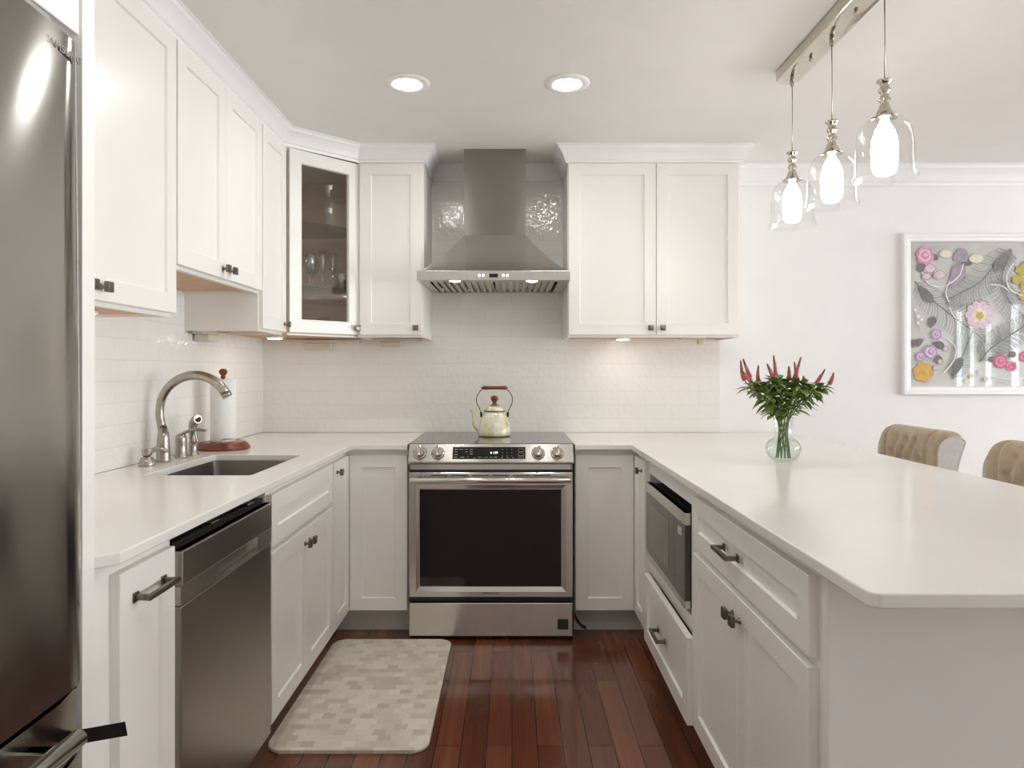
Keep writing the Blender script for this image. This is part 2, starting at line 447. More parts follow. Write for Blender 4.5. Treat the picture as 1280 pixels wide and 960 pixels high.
def window(name, axis, at, a0, a1, z0, z1, nx, nz, bar=.03):
    bm = BM()
    def bx(p0, p1, q0, q1, t=.05):
        if axis == 'y': box(bm, at + .02, at + .02 + t, p0, p1, q0, q1)
        else: box(bm, p0, p1, at - .02 - t, at - .02, q0, q1)
    fw = .05
    bx(a0, a0 + fw, z0, z1); bx(a1 - fw, a1, z0, z1); bx(a0 + fw, a1 - fw, z0, z0 + fw); bx(a0 + fw, a1 - fw, z1 - fw, z1)
    for i in range(1, nx): p = a0 + (a1 - a0) * i / nx; bx(p - bar / 2, p + bar / 2, z0 + fw, z1 - fw, .04)
    for i in range(1, nz): q = z0 + (z1 - z0) * i / nz; bx(a0 + fw, a1 - fw, q - bar / 2, q + bar / 2, .03)
    o = struct(name, bm, TRIMP)
    bm = BM()
    if axis == 'y': box(bm, at + .042, at + .046, a0 + fw, a1 - fw, z0 + fw, z1 - fw)
    else: box(bm, a0 + fw, a1 - fw, at - .046, at - .042, z0 + fw, z1 - fw)
    obj('window_glass', bm, GLASS, o)
    if axis == 'y': portal((at + .09, (a0 + a1) / 2, (z0 + z1) / 2), (0, PI / 2, 0), z1 - z0, a1 - a0)
    else: portal(((a0 + a1) / 2, at - .09, (z0 + z1) / 2), (PI / 2, 0, 0), a1 - a0, z1 - z0)
    return o


wall_with_openings('wall_right', 'y', RIGHT, REAR, BACK, [(-.9, 1.1, .25, 2.0), (1.35, 3.45, .25, 2.0)])
window('window_1', 'y', RIGHT, -.9, 1.1, .25, 2.0, 2, 2)
window('window_2', 'y', RIGHT, 1.35, 3.45, .25, 2.0, 2, 2)
# tall slit lights in the rear wall, mirrored in the glass of the picture
SLITS = [(5.66, 5.785, .75, 1.98), (5.825, 5.945, .75, 1.98), (6.025, 6.165, .75, 1.98), (6.35, 6.52, .75, 2.07)]
wall_with_openings('wall_rear', 'x', REAR, LEFT - .1, RIGHT + .1, SLITS)
for i, q in enumerate(SLITS):
    bm = BM(); box(bm, q[0], q[1], REAR - .05, REAR - .046, q[2], q[3]); box(bm, q[0], q[1], REAR - .07, REAR - .0505, 1.22, 1.24)
    struct('window_%d' % (3 + i), bm, [GLASS])

# tiles are bonded to the walls
bm = BM(); box(bm, LEFT + .009, 1.14, BACK - .009, BACK - .0002, CT + .001, CEIL - .001); obj('backsplash', bm, TILEX, wall_back)
bm = BM(); box(bm, LEFT + .0002, LEFT + .009, 1.243, BACK - .0002, CT + .001, 1.8); obj('backsplash', bm, TILEY, wall_left)

# crown moulding: profile swept round the tops of the cabinets
CROWN = [(0, 0), (.008, 0), (.010, .012), (.016, .018), (.022, .036), (.034, .056), (.046, .066), (.050, .076), (.058, .078), (.058, .0825), (0, .0825)]


def crown(name, path, zb, scale=1.0, mi=TRIMP):
    """path in x-y; the moulding projects to the right-hand side of travel"""
    P = [Vector(p) for p in path]; bm = BM(); rings = []
    for i, p in enumerate(P):
        d0 = (P[i] - P[i - 1]).normalized() if i else None
        d1 = (P[i + 1] - P[i]).normalized() if i < len(P) - 1 else None
        n0 = Vector((d0.y, -d0.x)) if d0 else None; n1 = Vector((d1.y, -d1.x)) if d1 else None
        if n0 and n1:
            m = (n0 + n1).normalized(); m = m / max(m.dot(n0), .3)
        else: m = n0 or n1
        rings.append([bm.verts.new((p.x + m.x * a * scale, p.y + m.y * a * scale, zb + h * scale)) for a, h in CROWN])
    k = len(CROWN)
    for a, b in zip(rings, rings[1:]):
        for j in range(k): bm.faces.new((a[j], a[(j + 1) % k], b[(j + 1) % k], b[j]))
    bm.faces.new(rings[0]); bm.faces.new(list(reversed(rings[-1])))
    return struct(name, bm, mi, None, math.radians(25))


DA, DB = (-1.044, 3.154), (-.776, 3.424)          # diagonal cabinet face, end to end
crown('trim_1', [(UX, 1.243), (UX, 3.138), (-.771, 3.404), (-.4395, 3.404), (-.4395, BACK - .0745)], 2.262)
crown('trim_2', [(.277, BACK - .0745), (.277, UY - .001), (1.147, UY - .001), (1.147, BACK - .091)], 2.262)
crown('trim_3', [(1.149, BACK - .001), (RIGHT - .001, BACK - .001)], CEIL - .108, 1.3)
crown('trim_4', [(-.435, BACK - .0095), (-.247, BACK - .0095)], CEIL - .083)
crown('trim_5', [(.074, BACK - .0095), (.272, BACK - .0095)], CEIL - .083)
bm = BM(); box(bm, 1.215, RIGHT - .001, BACK - .014, BACK - .0005, .001, .11, .003); struct('baseboard_back', bm, TRIMP)

# ------------------------------------------------------------------ cabinet builders
def shaker(bm, x0, x1, z0, z1, y1=0.0, t=.02, rail=.056, glass=False):
    """shaker door: flat frame with a sunken panel; front face at y1 - t, looking towards -y"""
    yf = y1 - t; rail = min(rail, (x1 - x0) * .34, (z1 - z0) * .34); c = .0015; s = .0035; dep = .0075
    def ring(a, y): return [bm.verts.new(p) for p in ((x0 + a, y, z0 + a), (x1 - a, y, z0 + a), (x1 - a, y, z1 - a), (x0 + a, y, z1 - a))]
    R = [ring(0, y1), ring(0, yf + c), ring(c, yf), ring(rail, yf), ring(rail + s, yf + dep)]
    if glass: R.append(ring(rail + s, y1))
    for a, b in zip(R, R[1:]):
        for i in range(4): bm.faces.new((a[i], a[(i + 1) % 4], b[(i + 1) % 4], b[i]))
    if glass:
        for i in range(4): bm.faces.new((R[-1][i], R[-1][(i + 1) % 4], R[0][(i + 1) % 4], R[0][i]))
    else:
        bm.faces.new(R[-1]); bm.faces.new(list(reversed(R[0])))


def add_knob(parent, x, z, y=-.02):
    """square pyramid-faced knob on a waisted post"""
    bm = BM()
    lathe(bm, [(.0085, 0), (.0075, .003), (.0045, .008), (.0045, .014), (.007, .018)], 16, (x, y, z), 'y')
    for v in bm.verts: v.co.y = 2 * y - v.co.y
    s = .0135
    box(bm, x - s, x + s, y - .028, y - .0165, z - s, z + s, .002)
    return obj('knob', bm, PEWTER, parent, 'square pewter knob', math.radians(40))


def add_pull(parent, x, z, w, y=-.02):
    """bar pull on two square posts with pyramid feet"""
    bm = BM()
    for s in (-1, 1):
        cx = x + s * (w / 2 - .008)
        box(bm, cx - .010, cx + .010, y - .004, y, z - .010, z + .010, .0012)
        box(bm, cx - .0055, cx + .0055, y - .030, y - .003, z - .0055, z + .0055, .0012)
    box(bm, x - w / 2, x + w / 2, y - .036, y - .025, z - .0055, z + .0055, .0018)
    return obj('handle', bm, PEWTER, parent, 'pewter bar pull', math.radians(40))


def add_door(root, x0, x1, z0, z1, knob=None, name='door', y1=-.0005, **kw):
    bm = BM(); shaker(bm, x0, x1, z0, z1, y1, **kw)
    d = obj(name, bm, WHITE, root)
    if knob: add_knob(d, knob[0], knob[1])
    return d


def carcass(root, w, d, z0, z1, mids=(), top=True, stile=.03, kick=True, m=WHITE):
    """open box with a face frame; face frame front at y = 0"""
    bm = BM(); t = .016
    box(bm, 0, t, .0181, d, z0, z1); box(bm, w - t, w, .0181, d, z0, z1)
    box(bm, t, w - t, .0181, d, z0, z0 + t); box(bm, t, w - t, d - t, d, z0 + t, z1)
    if top: box(bm, t, w - t, .0181, d - t, z1 - t, z1)
    box(bm, 0, stile, 0, .018, z0, z1); box(bm, w - stile, w, 0, .018, z0, z1)
    box(bm, stile, w - stile, 0, .018, z0, z0 + .03); box(bm, stile, w - stile, 0, .018, z1 - .03, z1)
    for q in mids: box(bm, stile, w - stile, 0, .018, q - .018, q + .018)
    o = obj('carcass', bm, m, root)
    if kick:
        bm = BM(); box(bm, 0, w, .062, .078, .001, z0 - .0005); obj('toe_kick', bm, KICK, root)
    return o


# ------------------------------------------------------------------ base cabinets, sink run (faces +x; local x runs away from the camera)
R90 = PI / 2


def left_base(name, label, y0, y1): return thing(name, label, 'cabinet', (LF, y0, 0), R90)


c = left_base('base_cabinet', 'narrow white base cabinet with a long bar pull, beside the refrigerator panel', 1.243, 1.527)
carcass(c, .284, .6, KICKZ, .86, stile=.058)
d = add_door(c, .056, .268, .12, .835)
add_pull(d, .162, .775, .125)
c = left_base('base_cabinet', 'white sink base cabinet with one false drawer over two doors', 2.117, 2.852)
carcass(c, .735, .6, KICKZ, .86, (.662,), top=False)
add_door(c, .005, .727, .673, .835, name='drawer_front')
add_door(c, .005, .364, .12, .653, (.338, .60)); add_door(c, .367, .727, .12, .653, (.393, .60))
# corner cabinet under the worktop's inner corner (L-shaped, two hinged doors)
c = thing('corner_base_cabinet', 'white corner base cabinet between the sink base and the oven range', 'cabinet', (LF, 2.854, 0), 0)
bm = BM()
prism(bm, [(0, 0), (0, BF - 2.854), (.288, BF - 2.854), (.288, .87), (-.6, .87), (-.6, 0)], KICKZ, .86)
obj('carcass', bm, WHITE, c)
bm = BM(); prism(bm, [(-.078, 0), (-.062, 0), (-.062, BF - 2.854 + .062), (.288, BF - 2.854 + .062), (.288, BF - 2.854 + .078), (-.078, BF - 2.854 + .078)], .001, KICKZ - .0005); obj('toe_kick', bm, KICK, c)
bm = BM(); shaker(bm, .014, .274, .12, .835, -.0005)
bmesh.ops.rotate(bm, verts=bm.verts, cent=(0, 0, 0), matrix=Matrix.Rotation(R90, 3, 'Z')); d = obj('door', bm, WHITE, c)
bm = BM(); lathe(bm, [(.0085, 0), (.0075, .003), (.0045, .008), (.0045, .014), (.007, .018)], 16, (.02, .052, .79), 'x'); box(bm, .0365, .048, .0385, .0655, .7765, .8035, .002); obj('knob', bm, PEWTER, d, 'square pewter knob', math.radians(40))
bm = BM(); shaker(bm, .021, .286, .12, .835, BF - 2.854 - .0005); obj('door', bm, WHITE, c)

# ------------------------------------------------------------------ base cabinets, peninsula run (faces -x; local x runs towards the camera)
def right_base(name, label, y1): return thing(name, label, 'cabinet', (RF, y1, 0), -R90)


c = thing('corner_base_cabinet', 'white corner base cabinet between the oven range and the microwave', 'cabinet', (RF, 2.898, 0), 0)
bm = BM()
prism(bm, [(0, 0), (.6, 0), (.6, .826), (-.292, .826), (-.292, BF - 2.898), (0, BF - 2.898)], KICKZ, .86)
obj('carcass', bm, WHITE, c)
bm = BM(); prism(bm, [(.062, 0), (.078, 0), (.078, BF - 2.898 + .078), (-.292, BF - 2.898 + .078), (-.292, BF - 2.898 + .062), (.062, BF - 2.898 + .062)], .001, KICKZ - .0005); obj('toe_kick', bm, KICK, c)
bm = BM(); shaker(bm, -.228, .012, .12, .835, -.0005)
bmesh.ops.rotate(bm, verts=bm.verts, cent=(0, 0, 0), matrix=Matrix.Rotation(-R90, 3, 'Z')); d = obj('door', bm, WHITE, c)
bm = BM(); lathe(bm, [(.007, -.038), (.0045, -.034), (.0045, -.028), (.0075, -.023), (.0085, -.02)], 16, (0, .052, .79), 'x'); box(bm, -.048, -.0365, .0385, .0655, .7765, .8035, .002); obj('knob', bm, PEWTER, d, 'square pewter knob', math.radians(40))
bm = BM(); shaker(bm, -.290, -.021, .12, .835, BF - 2.898 - .0005); obj('door', bm, WHITE, c)

# microwave cabinet: an open bay over one drawer, the drawer a little pulled out
c = right_base('microwave_cabinet', 'white base cabinet with an open microwave bay over one drawer left ajar', 2.896)
bm = BM(); W = .776; D = .6; t = .016
box(bm, 0, t, .0181, D, KICKZ, .86); box(bm, W - t, W, .0181, D, KICKZ, .86); box(bm, t, W - t, .0181, D, KICKZ, KICKZ + t)
box(bm, t, W - t, D - t, D, KICKZ + t, .86); box(bm, t, W - t, .0181, D - t, .411, .427); box(bm, t, W - t, .0181, D - t, .844, .86)
box(bm, 0, .018, 0, .018, KICKZ, .86); box(bm, .690, W, 0, .018, KICKZ, .86)
box(bm, .018, .690, 0, .018, KICKZ, KICKZ + .03); box(bm, .018, .690, 0, .018, .79, .86); box(bm, .018, .690, 0, .018, .375, .427)
obj('carcass', bm, WHITE, c)
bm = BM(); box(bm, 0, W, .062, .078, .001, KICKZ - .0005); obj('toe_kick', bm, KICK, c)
bm = BM(); shaker(bm, .095, .780, .12, .392, -.019)
dr = obj('drawer', bm, WHITE, c)
bm = BM(); box(bm, .11, .70, -.0185, .45, .16, .172); box(bm, .11, .122, -.0185, .45, .172, .33); box(bm, .688, .70, -.0185, .45, .172, .33); box(bm, .122, .688, .438, .45, .172, .33)
obj('drawer_box', bm, BIRCH, dr)
add_pull(dr, .43, .262, .125, -.039)

m = thing('microwave', 'dark microwave with a steel-edged door sitting in the open bay over the ajar drawer', 'microwave', (.562, 2.843, .4275), -R90)
MW, MH, Z0 = .628, .332, .020
bm = BM(); box(bm, .004, MW - .004, .022, .40, Z0, MH - .004, .003)
for x in (.05, MW - .05):
    for y in (.06, .36): box(bm, x - .015, x + .015, y - .015, y + .015, .0005, Z0 - .0005)
obj('casing', bm, BLACK, m)
bm = BM(); box(bm, 0, MW, 0, .0215, MH - .040, MH, .002); box(bm, 0, MW, 0, .0215, Z0, Z0 + .026, .002)
obj('trim_band', bm, STEEL_H, m, 'brushed steel bands above and below the door glass')
bm = BM(); box(bm, 0, .478, .001, .0215, Z0 + .0265, MH - .0405); dd_ = obj('door', bm, MICROGLASS, m, 'dark glass door')
bm = BM(); box(bm, .05, .40, .0002, .0008, Z0 + .06, MH - .075); obj('window', bm, mottle(mat('mesh_window', lin((104, 98, 88)), .15), 500, lin((92, 86, 76)), lin((116, 110, 100))), dd_)
text_mesh('lettering', 'SAMSUNG', .010, Matrix.Translation((.225, .0004, Z0 + .042)) @ Matrix.Rotation(PI / 2, 4, 'X'), PRINTPALE, dd_, .0002)
bm = BM(); box(bm, .481, MW, .001, .0215, Z0 + .0265, MH - .0405); cp = obj('control_panel', bm, MICROGLASS, m)
bm = BM(); box(bm, .535, .585, .0003, .0009, MH - .085, MH - .058); obj('clock_display', bm, PRINTPALE, cp, 'pale display')
bm = BM()
for i in range(3):
    for j in range(5): box(bm, .525 + i * .028, .541 + i * .028, .0004, .0009, Z0 + .055 + j * .019, Z0 + .058 + j * .019)
obj('keypad', bm, GREY, cp)

c = right_base('base_cabinet', 'white base cabinet with a drawer over two doors, at the open end of the peninsula', 2.118)
carcass(c, .838, .6, KICKZ, .86, (.67,))
d = add_door(c, .004, .826, .680, .835, name='drawer'); add_pull(d, .372, .757, .125)
add_door(c, .004, .412, .12, .660, (.386, .607)); add_door(c, .415, .826, .12, .660, (.441, .607))
# end panel of the peninsula
bm = BM(); box(bm, RF - .001, 1.20, 1.252, 1.2785, .001, .86, .002)
tag(obj('end_panel', bm, WHITE), 'large plain panel closing the end of the peninsula under its worktop', 'panel')
bm = BM(); box(bm, 1.1845, 1.2, 1.28, 3.725, .001, .86)
tag(obj('back_panel', bm, WHITE), 'plain white panel along the back of the peninsula behind the upholstered stools', 'panel')

# ------------------------------------------------------------------ worktops
def worktop(name, label, outer, hole=None):
    bm = BM()
    def loop(pts, z): return [bm.verts.new((x, y, z)) for x, y in pts]
    top, bot = loop(outer, CT), loop(outer, CB); n = len(outer)
    sides = [bm.faces.new((bot[i], bot[(i + 1) % n], top[(i + 1) % n], top[i])) for i in range(n)]
    if hole is None:
        bm.faces.new(top); bm.faces.new(list(reversed(bot)))
    else:
        ht, hb = loop(hole, CT), loop(hole, CB); k = len(hole)
        for i in range(k): bm.faces.new((ht[i], ht[(i + 1) % k], hb[(i + 1) % k], hb[i]))
        for a, b in ((top, ht), (bot, hb)):
            es = [bm.edges.get((a[i], a[(i + 1) % n])) for i in range(n)] + [bm.edges.get((b[i], b[(i + 1) % k])) for i in range(k)]
            bmesh.ops.triangle_fill(bm, use_beauty=True, edges=es)
    bmesh.ops.recalc_face_normals(bm, faces=bm.faces)
    es = [e for e in bm.edges if len(e.link_faces) == 2 and e.calc_face_angle() > .7 and abs(e.verts[0].co.z - e.verts[1].co.z) < 1e-4]
    bmesh.ops.bevel(bm, geom=es, offset=.003, segments=2, affect='EDGES', profile=.5)
    return tag(obj(name, bm, QUARTZ), label, 'worktop')


def rounded(cx, cy, r, a0, a1, n=5):
    return [(cx + r * math.cos(math.radians(a0 + (a1 - a0) * i / n)), cy + r * math.sin(math.radians(a0 + (a1 - a0) * i / n))) for i in range(n + 1)]


WL, WB = LEFT + .0095, BACK - .0095
SX0, SX1, SY0, SY1 = -1.199, -.848, 2.206, 2.74
hole = rounded(SX1 - .012, SY0 + .012, .012, -90, 0) + rounded(SX1 - .012, SY1 - .012, .012, 0, 90) + rounded(SX0 + .012, SY1 - .012, .012, 90, 180) + rounded(SX0 + .012, SY0 + .012, .012, 180, 270)
worktop('worktop', 'white quartz worktop around the undermount sink', [(WL, 1.243), (-.762, 1.243), (-.733, 1.272), (-.733, 3.11), (-.4795, 3.11), (-.4795, WB), (WL, WB)], hole)
worktop('worktop', 'white quartz worktop of the peninsula with the flower vase on it',
        [(.2885, 3.11), (.547, 3.11), (.547, 1.058)] + rounded(.547 + .022, 1.036 + .022, .022, 180, 270, 6)[1:] + [(1.46, 1.036), (1.50, 1.076), (1.50, WB), (.2885, WB)])

# ------------------------------------------------------------------ sink, tap and the things at the sink
s = thing('sink', 'undermount stainless steel sink set in the worktop', 'sink', ((SX0 + SX1) / 2, (SY0 + SY1) / 2, .66))
bm = BM(); hx, hy = (SX1 - SX0) / 2 + .004, (SY1 - SY0) / 2 + .004
def rr(hx, hy, r, z): return [bm.verts.new((x, y, z)) for x, y in rounded(hx - r, -hy + r, r, -90, 0) + rounded(hx - r, hy - r, r, 0, 90) + rounded(-hx + r, hy - r, r, 90, 180) + rounded(-hx + r, -hy + r, r, 180, 270)]
L = [rr(hx + .02, hy + .02, .03, .2005), rr(hx, hy, .03, .2005), rr(hx - .006, hy - .006, .03, .03), rr(hx - .03, hy - .03, .02, .008), rr(.04, .04, .039, .002)]
for a, b in zip(L, L[1:]):
    for i in range(len(a)): bm.faces.new((a[i], a[(i + 1) % len(a)], b[(i + 1) % len(a)], b[i]))
o = obj('basin', bm, SINKM, s, None, math.radians(40))
md = o.modifiers.new('thickness', 'SOLIDIFY'); md.thickness = .0015; md.offset = -1
bm = BM(); lathe(bm, [(.042, .0035), (.042, .006), (.034, .006), (.03, .003), (.008, .004), (.006, .012), (.0, .013)], 24, cap=False); obj('drain', bm, NICKEL, s)

FZ = 2.535
f = thing('faucet', 'brushed nickel gooseneck faucet behind the sink', 'faucet', (-1.30, FZ, CT))
bm = BM()
lathe(bm, [(.027, .0005), (.027, .006), (.0245, .012), (.0235, .05), (.021, .09), (.0165, .125)], 28)
pts = [(-.002, 0, .12), (-.009, 0, .145), (-.013, 0, .17)]
cx, cz, r = .118, .191, .131
pts += [(cx - r * math.cos(math.radians(a)), 0, cz + r * math.sin(math.radians(a))) for a in range(0, 158, 8)]
rad = [.0165, .0152, .0146] + [.0146 + .0004 * i * .5 for i in range(len(pts) - 3)]
rad[-1] = .0185; rad[-2] = .0180
tube(bm, pts, rad, 20, up=Vector((0, 1, 0)))
e = Vector(pts[-1]); dd = (Vector(pts[-1]) - Vector(pts[-2])).normalized()
tube(bm, [e - dd * .001, e + dd * .012], [.0185, .0190], 20, up=Vector((0, 1, 0)))
obj('spout', bm, NICKEL, f)
h = thing('mixer_lever', 'nickel lever handle with a domed base next to the gooseneck faucet', 'faucet handle', (-1.292, 2.655, CT))
bm = BM(); lathe(bm, [(.024, .0005), (.024, .004), (.0215, .008), (.0205, .05), (.0215, .068), (.0205, .082), (.012, .094), (.002, .097)], 28)
obj('base', bm, NICKEL, h)
bm = BM(); tube(bm, smooth_path([(-.014, -.006, .066), (.0, -.002, .088), (.03, 0, .104), (.065, 0, .109), (.098, 0, .103)]), [.0125 - .0045 * min(1, abs(i - 10) / 24) for i in range(33)], 16, flat=.55)
obj('lever', bm, NICKEL, h)
h = thing('side_sprayer', 'nickel side spray standing behind the lever handle', 'sprayer', (-1.283, 2.735, CT))
bm = BM(); lathe(bm, [(.0225, .0005), (.0225, .004), (.018, .010), (.016, .03), (.0165, .05)], 28); obj('holder', bm, NICKEL, h)
bm = BM(); tube(bm, smooth_path([(-.001, 0, .05), (-.004, 0, .09), (.002, -.006, .12), (.02, -.02, .142), (.036, -.034, .146)]), [.0135, .0135, .013, .013, .0125, .0125, .0125, .013, .013, .013, .0135, .014, .014, .0145, .015, .0155, .016, .0165, .017, .0172, .0175, .0178, .018, .018, .018, .018, .018, .018, .018, .018, .018, .018, .0165], 18)
wd = obj('spray_wand', bm, NICKEL, h)
bm = BM(); tube(bm, [(.0352, -.0332, .1459), (.0366, -.0346, .1464)], [.0125, .0125], 18); obj('nozzle', bm, BLACK, wd)
bm = BM(); tube(bm, smooth_path([(.006, -.012, .135), (.013, -.014, .10), (.021, -.014, .06), (.022, -.012, .052)], 5), .0045, 8); obj('trigger', bm, NICKEL, wd)
h = thing('soap_dispenser', 'short nickel soap dispenser at the sink, next to the faucet', 'soap dispenser', (-1.302, 2.425, CT))
bm = BM(); lathe(bm, [(.027, .0005), (.027, .005), (.0255, .012), (.020, .030), (.013, .033), (.012, .037)], 28); obj('base', bm, NICKEL, h)
bm = BM(); lathe(bm, [(.012, .036), (.0175, .038), (.0185, .056), (.017, .060), (.005, .061)], 8); tube(bm, smooth_path([(.012, .004, .052), (.034, .012, .060), (.052, .018, .054), (.056, .02, .042)]), [.0095] * 20 + [.0085] * 5, 14); obj('pump_head', bm, NICKEL, h, None, math.radians(40))

t_ = thing('paper_towel_holder', 'paper towel holder with a turned cherry wood base in the worktop corner', 'paper towel holder', (-1.253, 2.95, CT))
bm = BM(); lathe(bm, [(.106, .0005), (.111, .004), (.111, .010), (.104, .018), (.100, .024), (.093, .031), (.085, .033)], 48); obj('base', bm, CHERRY, t_)
bm = BM(); lathe(bm, [(.006, .033), (.006, .315)], 12); obj('post', bm, CHERRY, t_)
bm = BM(); lathe(bm, [(.010, .306), (.011, .312), (.008, .317), (.014, .324), (.0175, .332), (.0165, .340), (.010, .346), (.002, .347)], 24); obj('finial', bm, CHERRY, t_)
bm = BM(); tube(bm, smooth_path([(.03, -.085, .034), (.03, -.085, .046), (.05, -.08, .050), (.09, -.05, .049)], 5), .003, 8); obj('tension_arm', bm, NICKEL, t_)
bm = BM(); lathe(bm, [(.022, .034), (.052, .034), (.0525, .036), (.0525, .300), (.052, .302), (.022, .302), (.022, .034)], 48, cap=False)
tag(obj('paper_towel_roll', bm, PAPER), 'white roll of paper towels standing on the cherry wood base', 'paper towels').location = (-1.253, 2.95, CT)

# ------------------------------------------------------------------ dishwasher
DW0, DW1 = 1.5295, 2.1145
d = thing('dishwasher', 'stainless steel dishwasher next to the sink base cabinet', 'dishwasher', (LF, DW0, 0), R90)
W = DW1 - DW0
bm = BM(); box(bm, .012, W - .012, .002, .56, .10, .832); box(bm, .02, W - .02, .05, .06, .002, .0995); obj('tub', bm, BLACK, d)
bm = BM()
prof = [(.0015, .10), (-.018, .10), (-.0205, .104), (-.0205, .690), (-.0195, .693), (-.0195, .6931)]
box(bm, .008, W - .002, -.0205, .0015, .10, .690, .003)
obj('door_panel', bm, STEEL_Y, d)
# control band with a pocket handle cut into its lower edge
bm = BM(); y0 = -.0205
px0, px1 = .19, .47
box(bm, .008, px0, y0, .0015, .6925, .735); box(bm, px1, W - .002, y0, .0015, .6925, .735); box(bm, px0, px1, -.004, .0015, .6925, .735)
v = [bm.verts.new(p) for p in ((px0, y0, .6925), (px1, y0, .6925), (px1, -.004, .700), (px0, -.004, .700))]; bm.faces.new(v)
ho = obj('handle_band', bm, STEEL_PLAIN, d, 'lighter steel band with a pocket handle')
bm = BM(); box(bm, .008, W - .002, -.0235, .0015, .7355, .816, .004); obj('control_panel', bm, STEEL_Y, d)
for q in (.20, .44):
    bm = BM(); box(bm, q, q + .045, -.006, .016, .8325, .838, .002); obj('bracket', bm, NICKEL, d)

# ------------------------------------------------------------------ range
RC, RW = -.0955, .762
r_ = thing('oven_range', 'stainless steel slide-in oven range with a glass cooktop between two corner cabinets', 'oven range', (RC, 3.10, 0), 0)
hw = RW / 2
bm = BM(); box(bm, -.372, .372, .012, .60, .03, .872); box(bm, -.36, .36, .06, .10, .002, .0295); obj('body', bm, STEEL_V, r_)
bm = BM(); box(bm, -hw, hw, .022, .628, .8725, .8895, .003); obj('cooktop', bm, COOKTOP, r_, 'dark reflective glass cooktop')
# angled control fascia
bm = BM()
pf = [(.020, .887), (-.022, .812), (-.022, .806), (-.016, .800), (.0115, .800), (.0115, .872), (.0215, .8722), (.0215, .887)]
a = [bm.verts.new((-hw + .006, y, z)) for y, z in pf]; b = [bm.verts.new((hw - .006, y, z)) for y, z in pf]
for i in range(len(pf)): bm.faces.new((a[i], a[(i + 1) % len(pf)], b[(i + 1) % len(pf)], b[i]))
bm.faces.new(a); bm.faces.new(list(reversed(b)))
bmesh.ops.recalc_face_normals(bm, faces=bm.faces)
fas = obj('control_fascia', bm, STEEL_H, r_)
nrm = Vector((0, -.075, .042)).normalized(); slope = Vector((0, -.042, -.075)).normalized()
mid = Vector((0, -.001, .8495))
FM = Matrix.Translation(mid) @ Matrix(((1, 0, 0, 0), (0, slope.y * -1, nrm.y, 0), (0, slope.z * -1, nrm.z, 0), (0, 0, 0, 1)))
def on_fascia(bm): bm.transform(FM); return bm
bm = BM(); box(bm, -.175, .157, -.030, .028, .0003, .0018, .0006)
dsp = obj('display', on_fascia(bm), BLACKGLASS, r_, 'black touch display')
bm = BM()
for u, vv, ww in [(-.160, .016, .014), (-.137, .016, .018), (-.113, .016, .012), (-.09, .016, .012), (-.160, .004, .012), (-.113, .004, .010), (-.09, .004, .012), (-.160, -.010, .016), (-.09, -.006, .014), (-.160, -.022, .014), (-.13, -.022, .018), (-.105, -.022, .010),
                  (-.075, -.024, .008), (-.05, -.022, .014), (-.022, -.022, .014), (.0, -.022, .010), (.022, -.022, .014), (.05, -.024, .008), (.075, -.024, .008), (.10, -.024, .008)]:
    box(bm, u - ww / 2, u + ww / 2, vv - .001, vv + .001, .0019, .0022)
obj('key_lettering', on_fascia(bm), PRINTPALE, dsp)
bm = BM()
for i in range(3):
    for j in range(3): box(bm, .052 + i * .021 - .0015, .052 + i * .021 + .0015, .016 - j * .016 - .0015, .016 - j * .016 + .0015, .0019, .0022)
obj('key_lettering', on_fascia(bm), PRINTPALE, dsp)
bm = BM()
for j in range(3):
    z0 = .012 - j * .02
    for (x0, x1, y0_, y1_) in ((.124, .148, z0 + .0065, z0 + .0075), (.124, .148, z0 - .0075, z0 - .0065), (.124, .125, z0 - .0065, z0 + .0065), (.147, .148, z0 - .0065, z0 + .0065)): box(bm, x0, x1, y0_, y1_, .0019, .0022)
obj('key_lettering', on_fascia(bm), PRINTPALE, dsp)
bm = BM()
for g, x in enumerate((.0, .008, .019, .027)):
    segs = [(0, 1, 1, 1, 1, 1, 1), (0, 1, 1, 0, 0, 0, 0), (1, 0, 1, 1, 1, 1, 1), (1, 1, 1, 1, 0, 1, 1)][g]
    S = [(-.0022, .0022, .0038, .0046), (.0018, .0026, .0003, .0042), (.0018, .0026, -.0042, -.0003), (-.0022, .0022, -.0046, -.0038), (-.0026, -.0018, -.0042, -.0003), (-.0026, -.0018, .0003, .0042), (-.0022, .0022, -.0004, .0004)]
    for on, q in zip(segs, S):
        if on: box(bm, x + q[0], x + q[1], q[2], q[3], .0019, .0023)
obj('clock_digits', on_fascia(bm), emit('clock_digits', (.8, .9, 1.0), 3.0), dsp, 'lit clock digits')
for u in (-.325, -.242, .215, .302):
    bm = BM(); lathe(bm, [(.0285, .0003), (.0285, .004), (.025, .006), (.0235, .020), (.021, .024), (.002, .0245)], 32)
    box(bm, -.0075, .0075, -.024, .024, .0235, .034, .003)
    bz = BM(); lathe(bz, [(.0305, .0001), (.0305, .0012), (.0285, .0013)], 32); bz.transform(FM @ Matrix.Translation((u, -.002, 0))); obj('knob_shade_ring', bz, PRINTDARK, r_, 'dark ring painted as shade around the knob')  # shading around the knob, painted as a thin dark ring
    k = obj('knob', bm, CHROME, r_, 'round steel control knob with a grip bar', math.radians(40)); k.data.transform(FM @ Matrix.Translation((u, -.002, 0)))
    bm = BM(); box(bm, -.0015, .0015, .012, .0235, .0342, .0346); k2 = obj('pointer', bm, PRINTDARK, k); k2.data.transform(FM @ Matrix.Translation((u, -.002, 0)))
bm = BM(); box(bm, -.371, .371, -.002, .0115, .763, .7722); obj('gap_strip', bm, BLACK, r_)
bm = BM(); box(bm, -.362, .362, -.006, .0115, .7725, .7995, .002); obj('recess_band', bm, STEEL_H, r_)
